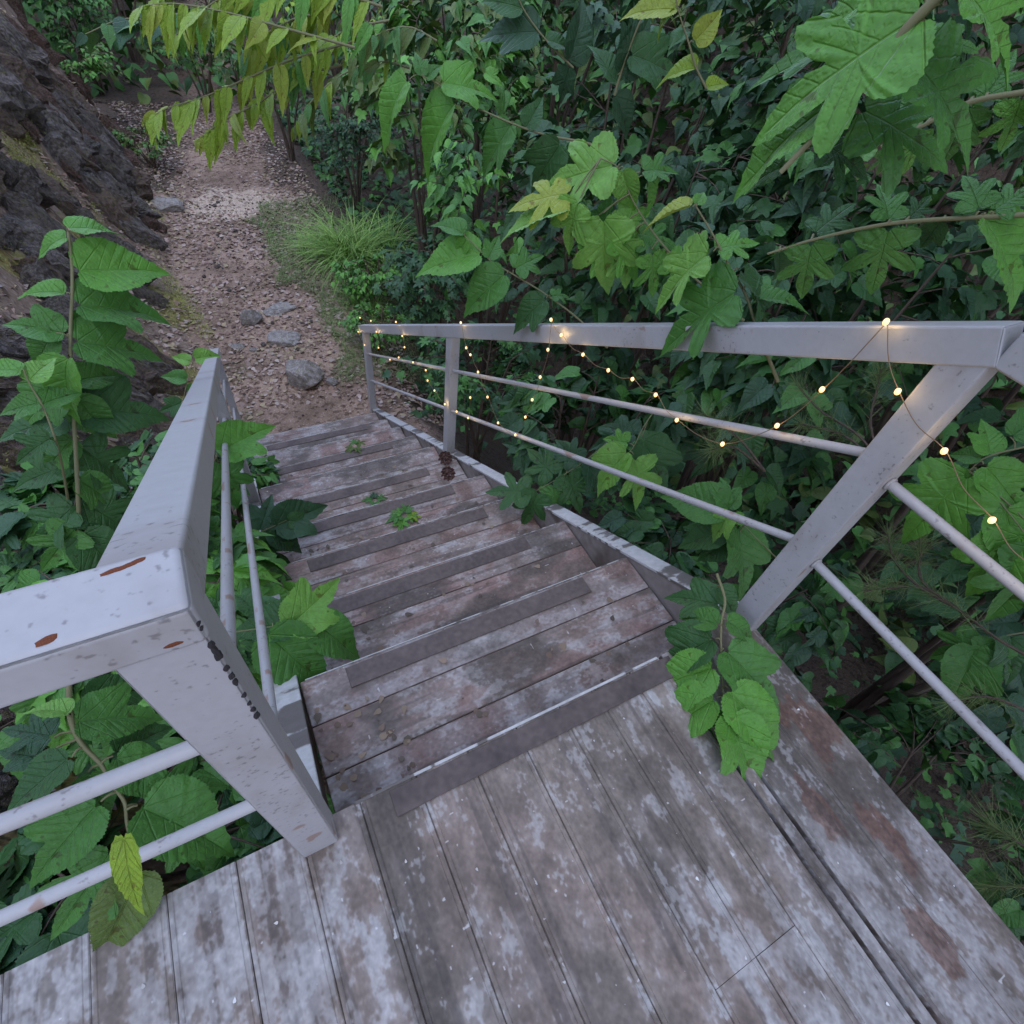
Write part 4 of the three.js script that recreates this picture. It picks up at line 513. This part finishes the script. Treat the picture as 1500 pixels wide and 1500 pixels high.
// sumac fronds: lance leaflets hanging in pairs from an arching rachis
function frond(label, d, stem, n, len, tints, droop, name = 'sumac_frond', shape = 'lance', group = 'yellow-green compound fronds above the path') {
  const g = thing(name, label, 'frond', group), pts = stem.map(([u, v, dd]) => at(u, v, dd ?? d)), c = new THREE.CatmullRomCurve3(pts), parts = [tubeG(pts, 0.005, 0.002, 20, 5)];
  for (let k = 0; k < n; k++) for (const s of [-1, 1]) {
    if (rnd() < 0.18) continue;
    const t = clamp(0.1 + 0.88 * (k + rr(-0.35, 0.35)) / (n - 1)), B = c.getPoint(t), tan = c.getTangent(t), side = tan.clone().cross(V(0, 1, 0)).normalize().multiplyScalar(s), ax = tan.clone().multiplyScalar(rr(0.1, 0.8)).add(side.multiplyScalar(rr(0.25, 0.9))); ax.y -= droop * rr(0.05, 1.1);
    addLeaf(g, pick(LG[shape]), leafMat[pick(tints)], leafMatrix(B, ax, len * rr(0.55, 1.15) * (t > 0.9 ? 0.75 : 1), V(0, 1, 0).lerp(CAM.clone().sub(B).normalize(), 0.4), rr(-0.7, 0.7)), 'leaflet');
  }
  mesh('rachis', mergeGeometries(parts), twigMat, g); return g;
}
frond('upper yellow-green sumac frond with hanging leaflets before the rock bank', 2.6, [[520, 70], [420, 42], [330, 18], [250, 5], [205, 10]], 19, 0.135, ['lime', 'yellow', 'lime'], 0.9);
frond('lower yellow-green sumac frond reaching toward the rock bank over the path', 2.8, [[520, 60], [425, 88], [350, 120], [290, 145], [240, 160], [215, 178]], 19, 0.135, ['lime', 'yellow', 'lime'], 0.9);
frond('topmost sumac frond of mixed green leaflets over the path', 2.7, [[560, 10], [480, -15], [400, -25], [320, -30]], 17, 0.135, ['lime', 'bright', 'yellow'], 0.9);
frond('greener sumac frond hanging beside the leafy tree at the bend', 3.0, [[570, 30], [520, 40], [480, 60], [440, 90], [420, 120]], 16, 0.135, ['mid', 'lime', 'bright'], 0.9);
frond('green sumac frond behind the long arching twig', 3.3, [[640, 60], [600, 40], [555, 50], [520, 80]], 16, 0.135, ['mid', 'olive', 'deep'], 0.9);
frond('drooping olive sumac frond in front of the round-leaved bush', 3.4, [[600, 100], [560, 90], [500, 110], [455, 150], [430, 190]], 16, 0.135, ['lime', 'olive', 'mid'], 0.9);
frond('short yellow-green sumac frond over the middle of the path', 2.9, [[480, 20], [440, 25], [390, 50], [350, 85]], 16, 0.135, ['lime', 'yellow', 'mid'], 0.9);
frond('fine yellow-green sumac frond hanging lowest before the far path', 3.0, [[500, 95], [430, 115], [380, 150], [330, 175], [290, 205]], 16, 0.125, ['lime', 'yellow'], 0.8);
frond('fine green sumac frond at the very top beside the pinnate leaf', 2.8, [[430, -30], [350, -15], [290, 20], [250, 60]], 15, 0.125, ['lime', 'yellow', 'bright'], 0.8);
frond('blue-green pinnate leaf with rounded leaflets against the rock bank', 3.4, [[270, 20], [230, 30], [180, 28], [125, 50]], 6, 0.14, ['mid', 'teal'], 0.35, 'pinnate_leaf', 'oval', null);

// pine boughs in the dark beyond the landing railing
const needleMat = new THREE.MeshStandardMaterial({ roughness: 0.6, side: THREE.DoubleSide });
const needleG = new THREE.ConeGeometry(0.006, 1, 3); needleG.translate(0, 0.5, 0);
const PINE = [[0.19, 0.26, 0.07], [0.14, 0.20, 0.06]];
function pine(label, d, stems, tint) {
  const g = thing('pine_bough', label, 'pine', 'pine boughs in the dark gap beyond the railing'), parts = [], Ms = [];
  for (const st of stems) {
    const pts = st.map(([u, v, dd]) => at(u, v, dd ?? d)), c = new THREE.CatmullRomCurve3(pts); parts.push(tubeG(pts, 0.006, 0.003, 12, 5));
    for (let k = 0; k < 130; k++) { const t = 0.35 + 0.65 * Math.pow(rnd(), 0.6), B = c.getPoint(t), tan = c.getTangent(t), o = V(rr(-1, 1), rr(-1, 1), rr(-1, 1)).normalize(), ax = tan.clone().multiplyScalar(rr(0.4, 1.0)).add(o).normalize(), L = rr(0.09, 0.15); Ms.push(new THREE.Matrix4().makeRotationFromQuaternion(new THREE.Quaternion().setFromUnitVectors(V(0, 1, 0), ax)).scale(V(0.14, L, 0.14)).setPosition(B)); }
  }
  mesh('stem', mergeGeometries(parts), barkMat, g); let i = 0; scatter('needles', needleG, needleMat, Ms.length, () => Ms[i++], tint, g);
}
pine('dark pine bough forking beyond the landing railing', 2.3, [[[1560, 990], [1460, 935], [1400, 890], [1345, 858]], [[1400, 890], [1345, 858], [1310, 820], [1300, 780]], [[1400, 890], [1350, 860], [1300, 862], [1265, 865]], [[1400, 890], [1350, 850], [1348, 810], [1350, 780]], [[1560, 1080], [1500, 1040], [1440, 1020], [1390, 1030]]], PINE);
pine('small pine tuft hooked over the upper rod in the string lights', 2.05, [[[1120, 690, 2.4], [1080, 640, 2.2], [1030, 606]], [[1120, 690, 2.4], [1075, 655, 2.2], [1040, 660]]], PINE);
pine('dark pine bough behind the upper rod near the corner post', 2.5, [[[1300, 700], [1260, 640], [1200, 600], [1165, 560]], [[1300, 700], [1275, 620], [1285, 570], [1290, 540]], [[1300, 700], [1240, 640], [1170, 620]]], PINE);
pine('dark pine bough low at the far corner beyond the landing', 2.2, [[[1560, 1300], [1500, 1240], [1450, 1210]], [[1560, 1320], [1500, 1300], [1440, 1300]]], PINE);

// ---------------------------------------------------------------- things lying on the treads
const tuftAt = (u, v, k, n, size, tints, name, label, cat) => { const P = onY(u, v, yN(k)); const g = thing(name, label, cat, null, V(P.x, yN(k), P.z)); for (let i = 0; i < n; i++) { const a = i / n * 6.28 + rr(-0.4, 0.4); addLeaf(g, pick(LG.lobe5), leafMat[pick(tints)], leafMatrix(V(Math.cos(a) * 0.012, 0.012 + 0.008 * i / n, Math.sin(a) * 0.012), V(Math.cos(a), rr(0.05, 0.3), Math.sin(a)), size * rr(0.7, 1.1), V(rr(-0.3, 0.3), 1, rr(-0.3, 0.3)))); } return g; };
tuftAt(592, 758, 4, 6, 0.085, ['bright', 'lime', 'mid'], 'fallen_sprig', 'bright green leafy sprig lying on a tread', 'sprig');
tuftAt(549, 735, 5, 4, 0.065, ['teal', 'mid'], 'fallen_sprig', 'small dull green sprig lying below the bright sprig', 'sprig');
tuftAt(520, 656, 7, 4, 0.085, ['olive', 'mid'], 'fallen_sprig', 'dark withered sprig on a lower tread', 'sprig');
tagS(scatter('fallen_petals', lowT, litterMat, 50, () => { const x = rr(-1.0, 0.58), z = rr(0.07, 0.9), a = rr(0, 6.28); return leafMatrix(V(x, 0.004, z), V(Math.cos(a), 0, Math.sin(a)), rr(0.004, 0.009), V(0, 1, 0)); }, [[0.75, 0.74, 0.7], [0.6, 0.56, 0.5]]), 'tiny pale petals fallen on the landing boards', 'petals');
tagS(scatter('debris', lowT, litterMat, 420, () => { const k = 1 + Math.floor(rnd() * 10), side = rnd() < 0.6 ? -0.53 + 0.22 * rnd() ** 1.6 : rr(-0.4, 0.55), z = zN(k) + rr(0.09, 0.36), a = rr(0, 6.28); return leafMatrix(V(side, yN(k) + 0.004, z), V(Math.cos(a), rr(-0.05, 0.2), Math.sin(a)), rr(0.006, 0.03), V(rr(-0.3, 0.3), 1, rr(-0.3, 0.3))); }, [[0.2, 0.14, 0.10], [0.3, 0.22, 0.15], [0.14, 0.11, 0.08]]), 'small dry leaf scraps gathered on the treads', 'debris');
const coneMat = new THREE.MeshStandardMaterial({ color: L2(0.13, 0.07, 0.055), roughness: 0.9 });
function cone(u, v, k, s, label) {
  const P = onY(u, v, yN(k)), g = thing('pine_cone', label, 'pine cone', 'pine cones lying on the treads', V(P.x, yN(k) + s * 0.42, P.z)); g.rotation.set(1.35, rr(0, 3), 0);
  const core = new THREE.ConeGeometry(s * 0.3, s * 1.1, 8); mesh('core', core, coneMat, g); const sc = new THREE.SphereGeometry(1, 6, 4);
  for (let i = 0; i < 36; i++) { const t = i / 36, a = i * 2.4, r = s * 0.42 * Math.sin(0.35 + 2.6 * t) + 0.004, m = mesh('scale', sc, coneMat, g); m.position.set(Math.cos(a) * r, s * (t - 0.5) * 1.1, Math.sin(a) * r); m.scale.set(s * 0.16, s * 0.045, s * 0.13); m.rotation.set(0, -a, 0.5); }
}
cone(652, 676, 5, 0.075, 'reddish brown open pine cone near the outer stringer');
cone(656, 699, 4, 0.07, 'dark pine cone on the tread above the reddish one');


// ---------------------------------------------------------------- string lights
const lights = thing('string_lights', 'warm glowing string of tiny bulbs wound along the railing', 'string lights');
{
  const wireMat = new THREE.MeshStandardMaterial({ color: L2(0.30, 0.20, 0.11), roughness: 0.5, metalness: 0.4 }), glow = new THREE.MeshStandardMaterial({ color: L2(0.9, 0.8, 0.6), emissive: new THREE.Color(1, 0.56, 0.16), emissiveIntensity: 0.5 });
  const bulbG = new THREE.SphereGeometry(1, 8, 6); bulbG.scale(0.0054, 0.0068, 0.0054);
  const q = (X, Y) => [500 + X / 3.75, 440 + Y / 3.75];
  const strings = [
    [q(105, 95), q(165, 112), q(303, 118), q(338, 195), q(350, 257), q(318, 313), q(270, 325), q(207, 260), q(195, 172), q(95, 172), q(130, 245)],
    [q(270, 325), q(318, 313), q(397, 340), q(467, 383), q(477, 440), q(515, 495), q(572, 570), q(637, 610), q(700, 645), q(712, 533)],
    [q(660, 122), q(690, 260), q(713, 298), q(755, 393), q(807, 530), q(865, 672), q(960, 738), q(1015, 640), q(1053, 545), q(1097, 420), q(1140, 270), q(1157, 105)],
    [q(1157, 105), q(1213, 190), q(1333, 297), q(1472, 383), [928, 555], [962, 578], [993, 615], [1060, 650], [1140, 623], [1206, 570], [1300, 471]],
    [[1300, 471], [1317, 573], [1385, 660], [1455, 761], [1530, 840]]];
  const seen = new Set();
  for (const st of strings) {
    const pts = st.map(([u, v], i) => onX(u, v, u > 900 && v > 480 ? 0.566 : 0.563)); const fine = [];
    for (let i = 0; i < pts.length; i++) { fine.push(pts[i]); if (i + 1 < pts.length) { const m = pts[i].clone().lerp(pts[i + 1], 0.5); m.y -= 0.012; m.x += rr(-0.002, 0.002); fine.push(m); } }
    mesh('wire', tubeG(fine, 0.001, 0.001, fine.length * 5, 4), wireMat, lights);
    st.forEach(([u, v], i) => { const id = u.toFixed(0) + v.toFixed(0); if (seen.has(id)) return; seen.add(id); const b = mesh('bulb', bulbG, glow, lights); b.position.copy(pts[i]); b.position.x -= 0.004; const l = new THREE.PointLight(new THREE.Color(1, 0.68, 0.3), 0.0012); l.position.copy(b.position); l.castShadow = true; l.shadow.radius = 0.3; l.name = 'bulb_light'; lights.add(l); });
  }
}
renderer.render(scene, camera);
